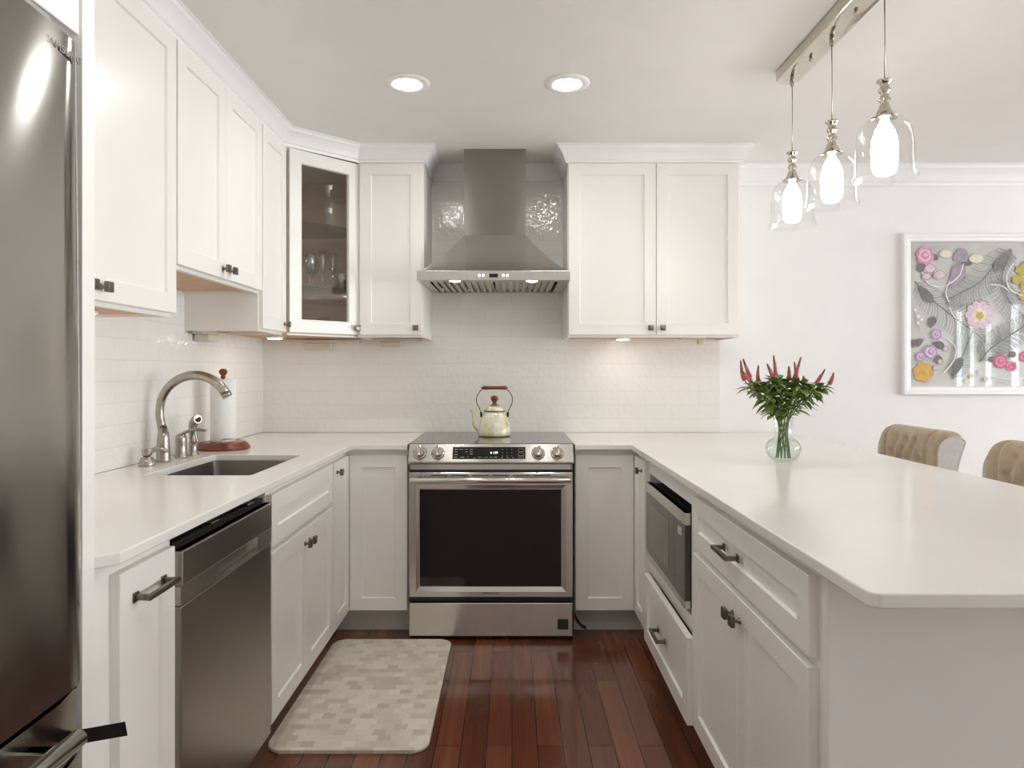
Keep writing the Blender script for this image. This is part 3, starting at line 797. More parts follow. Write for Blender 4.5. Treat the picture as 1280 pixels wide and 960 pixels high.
# oven door
DZ0, DZ1, yd = .196, .7625, -.020
bm = BM()
def rect(x0, x1, z0, z1, y): return [bm.verts.new(p) for p in ((x0, y, z0), (x1, y, z0), (x1, y, z1), (x0, y, z1))]
R = [rect(-.371, .371, DZ0, DZ1, .0115), rect(-.371, .371, DZ0, DZ1, yd + .004), rect(-.367, .367, DZ0 + .004, DZ1 - .004, yd), rect(-.340, .340, .222, .706, yd), rect(-.326, .322, .243, .688, yd + .006), rect(-.324, .320, .245, .686, yd + .006)]
for a, b in zip(R, R[1:]):
    for i in range(4): bm.faces.new((a[i], a[(i + 1) % 4], b[(i + 1) % 4], b[i]))
bm.faces.new(R[-1]); bm.faces.new(list(reversed(R[0])))
od = obj('oven_door', bm, STEEL_H, r_)
bm = BM(); box(bm, -.323, .319, yd + .0035, yd + .0058, .246, .685); obj('window', bm, OVENGLASS, od, 'black oven glass')
bm = BM()
for i in range(6): x0 = -.272 + i * .0925; box(bm, x0, x0 + .078, yd - .0005, yd + .001, .7475, .7515)
obj('vent_slots', bm, BLACK, od)
bm = BM(); tube(bm, [(-.362, yd - .052, .735), (-.355, yd - .052, .735), (.352, yd - .052, .735), (.359, yd - .052, .735)], [.009, .0128, .0128, .009], 20)
for x in (-.32, .32): box(bm, x - .012, x + .012, yd - .046, yd - .0002, .727, .743, .003)
obj('door_handle', bm, STEEL_H, od, 'long tubular steel handle')
text_mesh('lettering', 'SAMSUNG', .0125, Matrix.Translation((.0, yd - .0006, .2155)) @ Matrix.Rotation(PI / 2, 4, 'X') @ Matrix.Diagonal((1.25, 1, 1, 1)), PRINTDARK, od)
bm = BM(); box(bm, -.372, .372, -.004, .0115, .172, .1955); obj('gap_strip', bm, BLACK, r_)
bm = BM(); box(bm, -.371, .371, -.020, .0115, .020, .1715, .004); dw = obj('warming_drawer', bm, STEEL_H, r_)
bm = BM(); box(bm, .302, .350, -.0215, -.0201, .052, .098, .0005); st = obj('badge', bm, BLACK, dw, 'square black sticker')
bm = BM()
for j in range(5): box(bm, .307, .345, -.0218, -.0216, .060 + j * .0075, .0625 + j * .0075)
obj('badge_print', bm, mottle(mat('badge_print', lin((70, 66, 60)), .5), 20, lin((66, 62, 56)), lin((76, 72, 66))), st)
bm = BM(); pts = smooth_path([(.384, .03, .10), (.392, .0, .088), (.412, -.01, .066), (.432, -.012, .058)], 5)
for i, p in enumerate(pts[:-1]):
    q = pts[i + 1]; wv = .011 - .004 * i / len(pts)
    vs = [bm.verts.new(v) for v in ((p.x, p.y - .002, p.z - wv), (q.x, q.y - .002, q.z - wv), (q.x, q.y - .002, q.z + wv), (p.x, p.y - .002, p.z + wv))]
    bm.faces.new(vs)
bmesh.ops.remove_doubles(bm, verts=bm.verts, dist=.0008)
o = obj('loose_tape', bm, BLACKT, None); o.location = (RC, 3.10, 0)
md = o.modifiers.new('thickness', 'SOLIDIFY'); md.thickness = .002
tag(o, 'short strip of black tape sticking out at the foot of the oven range', 'tape')

# kettle on the cooktop
k = thing('tea_kettle', 'cream and pale green checked enamel tea kettle on the cooktop', 'kettle', (-.090, 3.49, .890), 0)
bm = BM(); lathe(bm, [(.074, .0005), (.083, .003), (.0855, .010), (.084, .030), (.080, .055), (.072, .082), (.061, .106), (.054, .120), (.050, .124)], 48); obj('body', bm, ENAMEL, k)
bm = BM(); lathe(bm, [(.0555, .1242), (.0565, .127), (.054, .129)], 40); obj('rim', bm, ENAMELR, k)
bm = BM(); lathe(bm, [(.052, .1292), (.047, .138), (.040, .146), (.029, .152), (.024, .153)], 40); lid = obj('lid', bm, ENAMEL, k)
bm = BM(); lathe(bm, [(.027, .1532), (.026, .157), (.014, .160), (.010, .170)], 24); obj('collar', bm, ENAMELR, lid)
bm = BM(); lathe(bm, [(.009, .168), (.013, .176), (.019, .186), (.020, .194), (.016, .202), (.006, .206), (.001, .206)], 24); obj('lid_knob', bm, CHERRY, lid)
bm = BM(); tube(bm, smooth_path([(-.076, 0, .034), (-.094, 0, .050), (-.103, 0, .076), (-.105, 0, .104), (-.110, 0, .124), (-.120, 0, .136)], 5), [.019, .018, .0175, .017, .0165, .016, .015, .014, .0135, .013, .0125, .012, .0115, .011, .011, .0105, .0105, .010, .010, .010, .010, .0098, .0095, .0092, .009, .009], 16); obj('spout', bm, ENAMELW, k)
for s in (-1, 1):
    bm = BM()
    tube(bm, smooth_path([(s * .055, 0, .244), (s * .074, 0, .228), (s * .090, 0, .200), (s * .091, 0, .172), (s * .080, 0, .145), (s * .0695, 0, .122)], 6), .0022, 8)
    box(bm, s * .068 - .006, s * .068 + .006, -.008, .008, .096, .121, .002)
    obj('bail_wire', bm, WIRE, k)
bm = BM(); lathe(bm, [(.003, -.070), (.004, -.064), (.007, -.061), (.0105, -.057), (.0095, -.030), (.0085, -.004), (.0100, 0), (.0085, .004), (.0095, .030), (.0105, .057), (.007, .061), (.004, .064), (.003, .070)], 20, (0, 0, .246), 'x'); obj('grip', bm, CHERRY, k, 'turned red-brown wooden grip')

# ------------------------------------------------------------------ hood
h = thing('range_hood', 'stainless steel chimney range hood over the cooktop', 'range hood', (-.087, 3.20, 0), 0)
HB, HT, HC = 1.649, 1.694, 1.909
bm = BM(); box(bm, -.156, .156, .237, .5305, HC - .004, CEIL - .0005, .0015); obj('chimney', bm, brushed('hood_steel', lin((150, 148, 143)), .3, 0), h)
bm = BM(); hw = .3595
rows = []
for i in range(11):
    t = i / 10; e = t ** .82
    x = hw + (.1565 - hw) * (t ** .86); y = .0 + .2365 * (t ** .86); z = HT + (HC - HT) * (t ** 1.12)
    rows.append([bm.verts.new(p) for p in ((-x, y, z), (x, y, z), (x, .5300, z), (-x, .5300, z))])
for a, b in zip(rows, rows[1:]):
    for i in range(4): f_ = bm.faces.new((a[i], a[(i + 1) % 4], b[(i + 1) % 4], b[i]))
bm.faces.new(rows[-1]); bm.faces.new(list(reversed(rows[0])))
obj('canopy', bm, STEEL_H, h, None, math.radians(30))
bm = BM()
box(bm, -hw - .002, hw + .002, -.002, .016, HB, HT - .0002, .001); box(bm, -hw - .002, -hw + .014, .0161, .5300, HB, HT - .0002); box(bm, hw - .014, hw + .002, .0161, .5300, HB, HT - .0002); box(bm, -hw + .0141, hw - .0141, .514, .5300, HB, HT - .0002)
# sloping inner frame
box(bm, -hw + .0141, hw - .0141, .0161, .070, HB + .002, HB + .006); box(bm, -hw + .0141, -hw + .05, .0701, .5139, HB + .002, HB + .006); box(bm, hw - .05, hw - .0141, .0701, .5139, HB + .002, HB + .006)
obj('rim', bm, STEEL_PLAIN, h)
for i in range(2):
    bm = BM(); x0 = -.305 + i * .306
    for j in range(9):
        xa = x0 + .006 + j * .0325; box(bm, xa, xa + .020, .074, .508, HB + .002, HB + .010, .002)
    box(bm, x0, x0 + .298, .071, .512, HB + .0145, HB + .016)
    fl = obj('baffle_filter', bm, STEEL_PLAIN, h)
    for j in range(2 + (i == 0)):
        bm = BM(); xa = x0 + .035 + j * .135
        tube(bm, smooth_path([(xa, .30, HB + .003), (xa, .30, HB - .012), (xa, .34, HB - .012), (xa, .34, HB + .003)], 5), .003, 8); obj('filter_handle', bm, CHROME, fl)
for x in (-.185, .182):
    bm = BM(); lathe(bm, [(.026, HB - .0004), (.026, HB + .0015)], 28, (x, .043, 0)); obj('lamp_lens', bm, HOOD_E, h, 'glowing round lamp')
bm = BM(); box(bm, -.020, .020, -.0032, -.0018, HB + .013, HB + .031, .0003); obj('display', bm, BLACKGLASS, h)
for x in (-.067, -.049, .047, .065):
    bm = BM(); lathe(bm, [(.0045, -.0036), (.0045, -.0018)], 16, (x, 0, HB + .023), 'y'); obj('touch_button', bm, LED_E, h, 'blue-white lit button')

# ------------------------------------------------------------------ wall cabinets
def upper(name, label, loc, rotz, w, d, z0, z1, doors, m=WHITE):
    """doors: (x0, x1, knob side or None)"""
    c = thing(name, label, 'cabinet', (loc[0], loc[1], 0), rotz)
    bm = BM(); t = .016
    box(bm, 0, t, .0181, d, z0, z1); box(bm, w - t, w, .0181, d, z0, z1); box(bm, t, w - t, .0181, d, z1 - t, z1); box(bm, t, w - t, d - t, d, z0 + t, z1 - t)
    box(bm, 0, .03, 0, .018, z0, z1); box(bm, w - .03, w, 0, .018, z0, z1); box(bm, .03, w - .03, 0, .018, z0, z0 + .03); box(bm, .03, w - .03, 0, .018, z1 - .03, z1)
    obj('carcass', bm, m, c)
    bm = BM(); box(bm, t + .0002, w - t - .0002, .0183, d - .0002, z0 + .008, z0 + .0155); obj('bottom_panel', bm, BIRCH, c, 'bare wood underside')
    for x0, x1, ks in doors:
        kx = None if ks is None else (x1 - .028 if ks > 0 else x0 + .028)
        add_door(c, x0, x1, z0 + .012, z1 - .006, None if kx is None else (kx, z0 + .046))
    return c


ud = UX - LEFT - .0095
upper('wall_cabinet', 'tall white wall cabinet beside the refrigerator panel', (UX, 1.243), R90, .868, ud, UB, UT, [(.004, .443, 1), (.447, .864, -1)])
upper('wall_cabinet', 'short white wall cabinet with two doors over the sink', (UX, 2.113), R90, .722, ud, 1.545, UT, [(.004, .359, 1), (.362, .718, -1)])
upper('wall_cabinet', 'narrow white wall cabinet between the sink cabinet and the glass-door corner cabinet', (UX, 2.837), R90, .300, ud, UB, UT, [(.006, .296, 1)])
vd = BACK - .0095 - UY
upper('wall_cabinet', 'single-door white wall cabinet between the glass-door cabinet and the range hood', (-.772, UY), 0, .331, vd, UB, UT, [(.014, .322, 1)])
upper('wall_cabinet', 'wide white wall cabinet with two doors next to the range hood, over the vase end', (.278, UY), 0, .868, vd, UB, UT, [(.004, .438, 1), (.441, .853, -1)])

# diagonal corner cabinet with a glazed door
c = thing('corner_wall_cabinet', 'white diagonal corner wall cabinet with a glass door showing glassware', 'cabinet', (DA[0], DA[1], 0), math.radians(45))
def dl(x, y):                    # world -> the cabinet's own x-y
    v = Matrix.Rotation(-PI / 4, 2) @ Vector((x - DA[0], y - DA[1])); return (v.x, v.y)
foot = [dl(UX + .0005, 3.1385), dl(DA[0] + .0005, DA[1]), dl(DB[0] - .0006, DB[1]), dl(-.7735, 3.4245), dl(-.7735, WB), dl(WL, WB), dl(WL, 3.1385)]
for nm, za, zb, m in (('bottom_panel', UB + .008, UB + .016, BIRCH), ('top_panel', UT - .016, UT, WHITE)):
    bm = BM(); prism(bm, foot, za, zb); obj(nm, bm, m, c)
bm = BM(); e = Vector(dl(DB[0], DB[1])).x
def wallstrip(bm, p, q, t):
    p = Vector(p); q = Vector(q); n = Vector((q.y - p.y, -(q.x - p.x))).normalized() * t
    prism(bm, [p, q, q + n, p + n], UB + .0162, UT - .0162)
wallstrip(bm, dl(WL + .0, 3.1385), dl(UX, 3.1385), -.012); wallstrip(bm, dl(-.7735, 3.4245), dl(-.7735, WB), -.012)
wallstrip(bm, dl(WL, WB), dl(WL, 3.152), -.012); wallstrip(bm, dl(-.787, WB), dl(WL + .013, WB), -.012)
obj('interior_panel', bm, mottle(mat('interior_maple', lin((226, 206, 186)), .45), 3, lin((220, 198, 176)), lin((232, 214, 196)), (2, 2, 14)), c, 'warm wood-toned interior')
bm = BM(); box(bm, .0006, e - .0006, -.0001, .0005, UB - .0005, UB + .0079); box(bm, .0006, .024, 0, .018, UB + .0162, UT - .0162); box(bm, e - .024, e - .0006, 0, .018, UB + .0162, UT - .0162); obj('face_frame', bm, WHITE, c)
bm = BM(); shaker(bm, .003, e - .003, UB + .012, UT - .006, -.0005, rail=.060, glass=True); gd = obj('door', bm, WHITE, c); add_knob(gd, e - .028, UB + .046)
bm = BM(); box(bm, .064, e - .064, -.0095, -.0065, UB + .074, UT - .068); obj('glass_pane', bm, PANE, gd)
SH1, SH2, SH0 = 1.940, 1.636, UB + .0162
inner = [(.05, .035), (e - .05, .035), (e + .14, .22), (e + .02, .40), (e / 2, .50), (-.02, .40), (-.14, .22)]
inner = [(.03, .03), (e - .03, .03), (e + .125, .185), (e / 2 + .03, .535), (e / 2 - .03, .535), (-.125, .185)]
for q in (SH1, SH2):
    bm = BM(); prism(bm, inner, q - .006, q); obj('glass_shelf', bm, SHELFG, c)

def world_from_diag(x, y): v = Matrix.Rotation(PI / 4, 2) @ Vector((x, y)); return (DA[0] + v.x, DA[1] + v.y)
def by_pixel_column(xp, yl):     # place on the shelf line yl behind the door, under the photo column xp
    k = (xp - 640) / F
    # point = DA + u*(c,c) + yl*(-c,c)  with X = k*Y
    cc = math.sqrt(.5)
    ax, ay = DA[0] - yl * cc, DA[1] + yl * cc
    u = (k * ay - ax) / (cc - k * cc); return (ax + u * cc, ay + u * cc)

def glassware(name, label, cat, prof, xp, yl, z, m, group=None, n=20, facet=False):
    bm = BM(); lathe(bm, prof, n, cap=False)
    if facet:
        for f_ in bm.faces: f_.smooth = False
    o = obj(name, bm, m); x, y = by_pixel_column(xp, yl); o.location = (x, y, z + .0006)
    return tag(o, label, cat, group)

glassware('candlestick', 'tall cut crystal candlestick on the upper glass shelf of the corner cabinet', 'candlestick',
          [(.001, 0), (.036, 0), (.037, .006), (.026, .014), (.016, .028), (.017, .05), (.026, .075), (.030, .10), (.024, .125), (.012, .138), (.020, .15), (.012, .16), (.016, .172), (.026, .195), (.030, .215), (.024, .214), (.012, .185), (.001, .182)], 411, .12, SH1, CRYSTAL, None, 10, True)
bm = BM(); box(bm, -.10, .10, -.006, .006, 0, .16, .005, 3)
o = obj('platter', bm, PORCELAIN); x, y = by_pixel_column(437, .17); o.location = (x, y, SH1 + .001); o.rotation_euler = (math.radians(-8), 0, math.radians(30)); tag(o, 'cream square platter leaning behind the candlestick', 'plate')
flute = [(.001, 0), (.030, 0), (.030, .003), (.006, .010), (.0045, .075), (.008, .085), (.018, .115), (.021, .16), (.019, .20), (.018, .20), (.020, .16), (.016, .115), (.001, .088)]
wine = [(.001, 0), (.032, 0), (.032, .003), (.006, .010), (.005, .06), (.012, .07), (.030, .095), (.034, .125), (.029, .16), (.028, .16), (.032, .125), (.027, .097), (.001, .075)]
tumb = [(.001, 0), (.026, 0), (.028, .004), (.031, .09), (.030, .09), (.027, .008), (.001, .007)]
glassware('wine_glass', 'short-stemmed wine glass nearest the hinge side on the middle glass shelf', 'glass', wine, 387, .09, SH2, CRYSTAL)
glassware('wine_glass', 'wine glass standing behind the other stemware on the middle glass shelf', 'glass', wine, 390, .235, SH2, CRYSTAL)
glassware('champagne_flute', 'champagne flute at the centre of the middle glass shelf', 'glass', flute, 403, .17, SH2, CRYSTAL)
glassware('champagne_flute', 'champagne flute beside the cut glass bowl on the middle glass shelf', 'glass', flute, 416, .185, SH2, CRYSTAL)
glassware('glass_bowl', 'small cut glass bowl at the knob side of the middle glass shelf', 'bowl', [(.001, 0), (.025, 0), (.028, .004), (.048, .05), (.052, .07), (.050, .07), (.044, .05), (.024, .008), (.001, .007)], 427, .068, SH2, CRYSTAL, None, 12, True)
glassware('blue_cup', 'dark blue cup at the edge of the middle glass shelf', 'cup', [(.001, 0), (.022, 0), (.03, .02), (.032, .055), (.030, .055), (.026, .02), (.001, .006)], 437, .14, SH2, BLUEG)
def mug(label, xp, yl):
    x, y = by_pixel_column(xp, yl)
    t = thing('glass_mug', label, 'cup', (x, y, SH0 + .0006))
    bm = BM(); lathe(bm, [(.001, 0), (.030, 0), (.036, .006), (.041, .04), (.043, .068), (.041, .068), (.038, .04), (.033, .01), (.001, .008)], 28, cap=False); obj('cup_body', bm, CRYSTAL, t)
    bm = BM(); tube(bm, smooth_path([(-.040, -.004, .055), (-.062, -.006, .052), (-.066, -.006, .032), (-.040, -.003, .016)], 5), .0035, 8); obj('handle', bm, CRYSTAL, t)
mug('clear glass mug at the hinge side on the corner cabinet floor', 390, .08)
mug('clear glass mug at the knob side on the corner cabinet floor', 418, .08)
glassware('tumbler', 'clear glass tumbler behind the two glass mugs', 'glass', tumb, 404, .21, SH0, CRYSTAL)

# ------------------------------------------------------------------ under-cabinet lamps and power strips
def puck(x, y, z, label):
    t = thing('puck_light', label, 'light', (x, y, z), 0, 'puck lights under the wall cabinets')
    bm = BM(); lathe(bm, [(.036, -.0125), (.040, -.010), (.040, -.0005)], 28); obj('housing', bm, TRIMP, t)
    bm = BM(); lathe(bm, [(.0305, -.0142), (.0305, -.0126)], 28); obj('lens', bm, PUCK_E, t, 'glowing lens')
puck(-1.22, 1.93, UB + .0078, 'round puck light under the tall wall cabinet beside the refrigerator panel')
puck(-1.14, 3.27, UB - .0002, 'round puck light under the glass-door corner cabinet')
puck(.58, 3.56, UB + .0078, 'round puck light under the wide wall cabinet next to the range hood')
def strip(x0, x1, y, label, box_at):
    t = thing('power_strip', label, 'power strip', ((x0 + x1) / 2, y, UB + .0078), 0)
    w = (x1 - x0) / 2
    bm = BM(); box(bm, -w, w, -.022, .022, -.018, -.0005, .003); obj('rail', bm, PLASTICB, t)
    bm = BM(); box(bm, box_at - .05, box_at + .05, -.03, .03, -.046, -.0182, .003); obj('outlet_box', bm, PLASTICB, t)
    return t
strip(-.72, -.48, 3.68, 'beige power strip under the single-door wall cabinet by the range hood', -.05)
t = thing('power_strip', 'beige power strip and outlet box on the wall under the narrow wall cabinet', 'power strip', (-1.325, 2.99, UB + .0078), R90)
bm = BM(); box(bm, -.13, .13, -.022, .022, -.018, -.0005, .003); obj('rail', bm, PLASTICB, t)
bm = BM(); box(bm, -.09, .02, -.03, .03, -.046, -.0182, .003); obj('outlet_box', bm, PLASTICB, t)
t = thing('power_strip', 'beige power strip and outlet box under the glass-door corner cabinet', 'power strip', (-1.03, 3.69, UB - .0004), 0)
bm = BM(); box(bm, -.20, .20, -.022, .022, -.018, -.0005, .003); obj('rail', bm, PLASTICB, t)
bm = BM(); box(bm, -.09, .05, -.03, .03, -.052, -.0182, .003); obj('outlet_box', bm, PLASTICB, t)
t = thing('cord_clip', 'small beige plug adapter under the wide wall cabinet', 'adapter', (.93, 3.50, UB + .0078), 0)
bm = BM(); box(bm, -.07, .06, -.02, .02, -.014, -.0005, .003); obj('rail', bm, PLASTICB, t)
bm = BM(); box(bm, .025, .055, -.02, .02, -.042, -.0142, .003); obj('plug_body', bm, PLASTICB, t)

# ------------------------------------------------------------------ refrigerator and its surround
bm = BM(); box(bm, LEFT + .001, -.7615, 1.2055, 1.2415, .001, CEIL - .001, .001)
tag(obj('cabinet_gable', bm, WHITE), 'tall white panel between the refrigerator and the sink run', 'panel')
fr = thing('refrigerator', 'tall stainless steel refrigerator with french doors beside the white panel', 'refrigerator', (-.745, 1.182, 0), R90)
# local x: away from the camera (0 = far edge), y: into the body (0 = door front), z up
bm = BM(); box(bm, -.905, -.005, .065, .62, .02, 1.775, .004); obj('body', bm, GREY, fr)
def fdoor(name, x0, x1, z0, z1, y0=0.0, lean=0.0, bow=.010, m=FRIDGE):
    bm = BM(); n = 14; A = []
    for i in range(n + 1):
        t = i / n; x = x0 + (x1 - x0) * t
        b = -bow * (1 - (2 * t - 1) ** 2)
        e = min(t, 1 - t) * (x1 - x0); rr_ = .012
        edge = (rr_ - math.sqrt(max(0, rr_ ** 2 - max(0, rr_ - e) ** 2)))
        A.append((x, y0 + b + edge))
    A += [(x1, y0 + .06), (x0, y0 + .06)]
    lo = [bm.verts.new((x, y - (lean if j <= n else 0), z0)) for j, (x, y) in enumerate(A)]; hi = [bm.verts.new((x, y, z1)) for x, y in A]
    k = len(A)
    for i in range(k): bm.faces.new((lo[i], lo[(i + 1) % k], hi[(i + 1) % k], hi[i]))
    bm.faces.new(list(reversed(lo))); bm.faces.new(hi)
    return obj(name, bm, m, fr, None, math.radians(30))
d1 = fdoor('door', -.452, 0, .695, 1.784, 0, .010); d2 = fdoor('door', -.910, -.456, .695, 1.784, 0, .010)
fd = fdoor('flex_drawer', -.910, 0, .565, .676, 0.0, 0, .006); fz = fdoor('freezer_drawer', -.910, 0, .06, .560, -.004, 0, .006)
bm = BM(); box(bm, -.90, -.004, .008, .06, .6765, .6945); obj('door_gap', bm, BLACK, fr)
for p, z in ((fd, .632), (fz, .50)):
    bm = BM(); tube(bm, [(-.80, -.046, z), (-.795, -.046, z), (-.085, -.046, z), (-.08, -.046, z)], [.008, .0145, .0145, .008], 18)
    for x in (-.74, -.14): box(bm, x - .012, x + .012, -.040, .004, z - .012, z + .012, .003)
    obj('handle', bm, STEEL_H, p, 'tubular steel handle')
for p, x in ((d1, -.415), (d2, -.495)):
    bm = BM(); tube(bm, [(x, -.052, .80), (x, -.052, .805), (x, -.052, 1.515), (x, -.052, 1.52)], [.008, .0135, .0135, .008], 18, up=Vector((1, 0, 0)))
    for z in (.86, 1.46): box(bm, x - .011, x + .011, -.046, -.003, z - .012, z + .012, .003)
    obj('handle', bm, STEEL_H, p, 'upright tubular steel handle')
bm = BM(); box(bm, -.20, -.075, .004, .10, 1.7845, 1.802, .004); obj('hinge_cover', bm, GREY, fr)
text_mesh('lettering', 'SAMSUNG', .017, Matrix.Translation((-.061, -.0065, 1.752)) @ Matrix.Rotation(PI / 2, 4, 'X') @ Matrix.Diagonal((1.15, 1, 1, 1)), GREY, d1, .001)
bm = BM(); box(bm, -.012, -.0105, -.082, .004, -.012, .012)
bmesh.ops.rotate(bm, verts=bm.verts, cent=(0, 0, 0), matrix=Matrix.Rotation(math.radians(10), 3, 'X').inverted())
bmesh.ops.translate(bm, verts=bm.verts, vec=(0, 0, .594)); obj('strap', bm, BLACKT, fr, 'short black strap sticking out')
c = thing('refrigerator_cabinet', 'white cabinet above the refrigerator', 'cabinet', (-.784, .27, 0), R90)
carcass(c, .934, .57, 1.806, UT, (), True, .03, False)
add_door(c, .004, .465, 1.816, UT - .008); add_door(c, .469, .930, 1.816, UT - .008)

# ------------------------------------------------------------------ recessed lights
def downlight(x, y, label):
    t = thing('recessed_light', label, 'ceiling light', (x, y, CEIL), 0, 'recessed ceiling lights')
    bm = BM(); lathe(bm, [(.056, -.0065), (.060, -.009), (.078, -.006), (.088, -.0025), (.088, -.0004), (.056, -.0004), (.056, -.0065)], 40, cap=False); obj('trim_ring', bm, TRIMP, t)
    bm = BM(); lathe(bm, [(.0555, -.0062), (.0555, -.0006)], 40); obj('lens', bm, LAMP_E, t, 'glowing lens')
downlight(-.408, 2.65, 'recessed ceiling light on the sink side of the range hood')
downlight(.215, 2.65, 'recessed ceiling light on the peninsula side of the range hood')
downlight(-.408, 1.0, 'recessed ceiling light near the refrigerator'); downlight(.215, 1.0, 'recessed ceiling light over the middle of the aisle')

# ------------------------------------------------------------------ pendant fixture
pl = thing('pendant_fixture', 'polished nickel bar on the ceiling with three clear glass bell pendants over the peninsula', 'pendant light', (1.03, 2.19, CEIL), 0)
bm = BM(); hx, hy = .043, .375
oct_ = [(-hx, -hy + .025), (-hx + .02, -hy), (hx - .02, -hy), (hx, -hy + .025), (hx, hy - .025), (hx - .02, hy), (-hx + .02, hy), (-hx, hy - .025)]
prism(bm, oct_, -.042, -.0005, .004); obj('canopy', bm, CHROME, pl, None, math.radians(35))
for j, y in enumerate((-.31, 0, .31)):
    b = .0
    bm = BM()
    lathe(bm, [(.0045, -.312), (.009, -.314), (.020, -.318), (.021, -.322), (.013, -.328), (.011, -.338), (.016, -.344), (.016, -.350), (.010, -.356), (.012, -.366), (.017, -.372), (.011, -.380), (.014, -.392), (.019, -.404), (.026, -.416), (.034, -.420), (.034, -.424), (.020, -.4245)], 24, (0, y, 0))
    p = obj('pendant', bm, CHROME, pl, 'clear glass bell pendant with a turned metal socket')
    bm = BM(); lathe(bm, [(.006, -.075), (.0075, -.070), (.0075, -.046), (.006, -.0425)], 12, (0, y, 0)); tube(bm, [(0, y, -.074), (.001, y, -.2), (0, y, -.312)], .0017, 8); obj('cord', bm, NICKEL, p)
    bm = BM()
    pr = [(.030, -.4250), (.046, -.430), (.060, -.444), (.069, -.466), (.0725, -.495), (.0735, -.530), (.0745, -.562), (.078, -.580), (.0835, -.592)]
    lathe(bm, pr, 48, (0, y, 0), 'z', 0, False)
    obj('glass_shade', bm, SHADEG, p)
    bm = BM(); lathe(bm, [(.010, -.425), (.013, -.436), (.024, -.456), (.032, -.482), (.034, -.510), (.031, -.540), (.022, -.562), (.010, -.572), (.001, -.574)], 28, (0, y, 0)); obj('bulb', bm, BULB_E, p, 'glowing bulb')
for y in (-.155, .155):
    bm = BM(); lathe(bm, [(.0035, -.054), (.006, -.052), (.006, -.046), (.0045, -.0425)], 12, (0, y, 0)); obj('screw', bm, NICKEL, pl)

# ------------------------------------------------------------------ vase with flowers
V = Vector((1.005, 2.52, CT))
bm = BM()
vp = [(.001, .0008), (.030, .0008), (.034, .004), (.048, .016), (.060, .034), (.0635, .052), (.060, .070), (.048, .084), (.037, .091), (.032, .098), (.0315, .130), (.034, .158), (.037, .168)]
lathe(bm, vp, 40, cap=False); lathe(bm, [(max(r - .0025, .001), h + (.006 if i < 3 else 0)) for i, (r, h) in enumerate(vp)], 40, cap=False)
o = obj('vase', bm, GLASS); o.location = V; tag(o, 'clear glass vase with a round belly on the peninsula worktop', 'vase')
bm = BM(); lathe(bm, [(.001, .0075), (.028, .0075), (.044, .017), (.057, .034), (.0605, .052), (.057, .070), (.046, .082), (.030, .0822)], 32, cap=False); obj('water', bm, WATER, o)
def leaf(bm, p, d, ln, wd, mi=0):
    d = d.normalized(); s = d.cross(Vector((0, 0, 1)))
    if s.length < .1: s = Vector((1, 0, 0))
    s.normalize(); n = s.cross(d); P = []
    for t, w_ in ((0, .12), (.2, .75), (.45, 1), (.7, .7), (1, .02)):
        c_ = p + d * ln * t + Vector((0, 0, -1)) * ln * .25 * t * t
        P.append((bm.verts.new(c_ - s * wd * w_ + n * wd * .35 * w_), bm.verts.new(c_), bm.verts.new(c_ + s * wd * w_ + n * wd * .35 * w_)))
    for a, b in zip(P, P[1:]):
        for i in range(2): f_ = bm.faces.new((a[i], a[i + 1], b[i + 1], b[i])); f_.smooth = True; f_.material_index = mi
# (tip x px, tip y px, spike length px, depth offset, label)
FL = [(926, 451, 26, -.02, 'pink flower spike leaning furthest out on the cupboard side of the vase, upper of two'),
      (929, 449, 30, .03, 'pink flower spike rising behind the outermost one on the cupboard side of the vase'),
      (926, 462, 22, -.05, 'lowest pink flower spike on the cupboard side of the vase'),
      (948, 457, 22, .00, 'short upright pink flower spike among the leaves on the cupboard side'),
      (967, 445, 30, .02, 'tall slim flower spike with a long bare tip, between the two clusters'),
      (959, 455, 28, -.04, 'flower spike bent over towards the middle of the bouquet'),
      (1001, 447, 30, .03, 'tallest flower spike with a green tip beside the centre of the bouquet'),
      (993, 453, 32, -.03, 'deep pink upright flower spike at the centre of the bouquet'),
      (986, 458, 26, .04, 'reddish flower spike tucked behind the central one'),
      (1031, 462, 24, .00, 'upright flower spike on the painting side of the vase'),
      (1042, 466, 26, -.03, 'flower spike reaching furthest out towards the painting'),
      (1004, 470, 18, -.05, 'short pink flower spike just beside the central cluster')]
from mathutils.bvhtree import BVHTree
def tree_of(bms, off):
    vs, fs = [], []
    for q in bms:
        q.verts.index_update(); k0 = len(vs); vs += [v.co + off for v in q.verts]; fs += [[k0 + v.index for v in f.verts] for f in q.faces]
    return BVHTree.FromPolygons(vs, fs)
vb = BM(); lathe(vb, vp, 24, cap=False); VASE_T = tree_of([vb], V); vb.free()
PL = []
def aim(q):
    yy = 2.52 + q[3]; return Vector(((q[0] - 640) * yy / F, yy, EYE + (463 - q[1]) * yy / F))
order = sorted(range(len(FL)), key=lambda i: math.atan2(FL[i][3] * 2.2, aim(FL[i]).x - V.x))
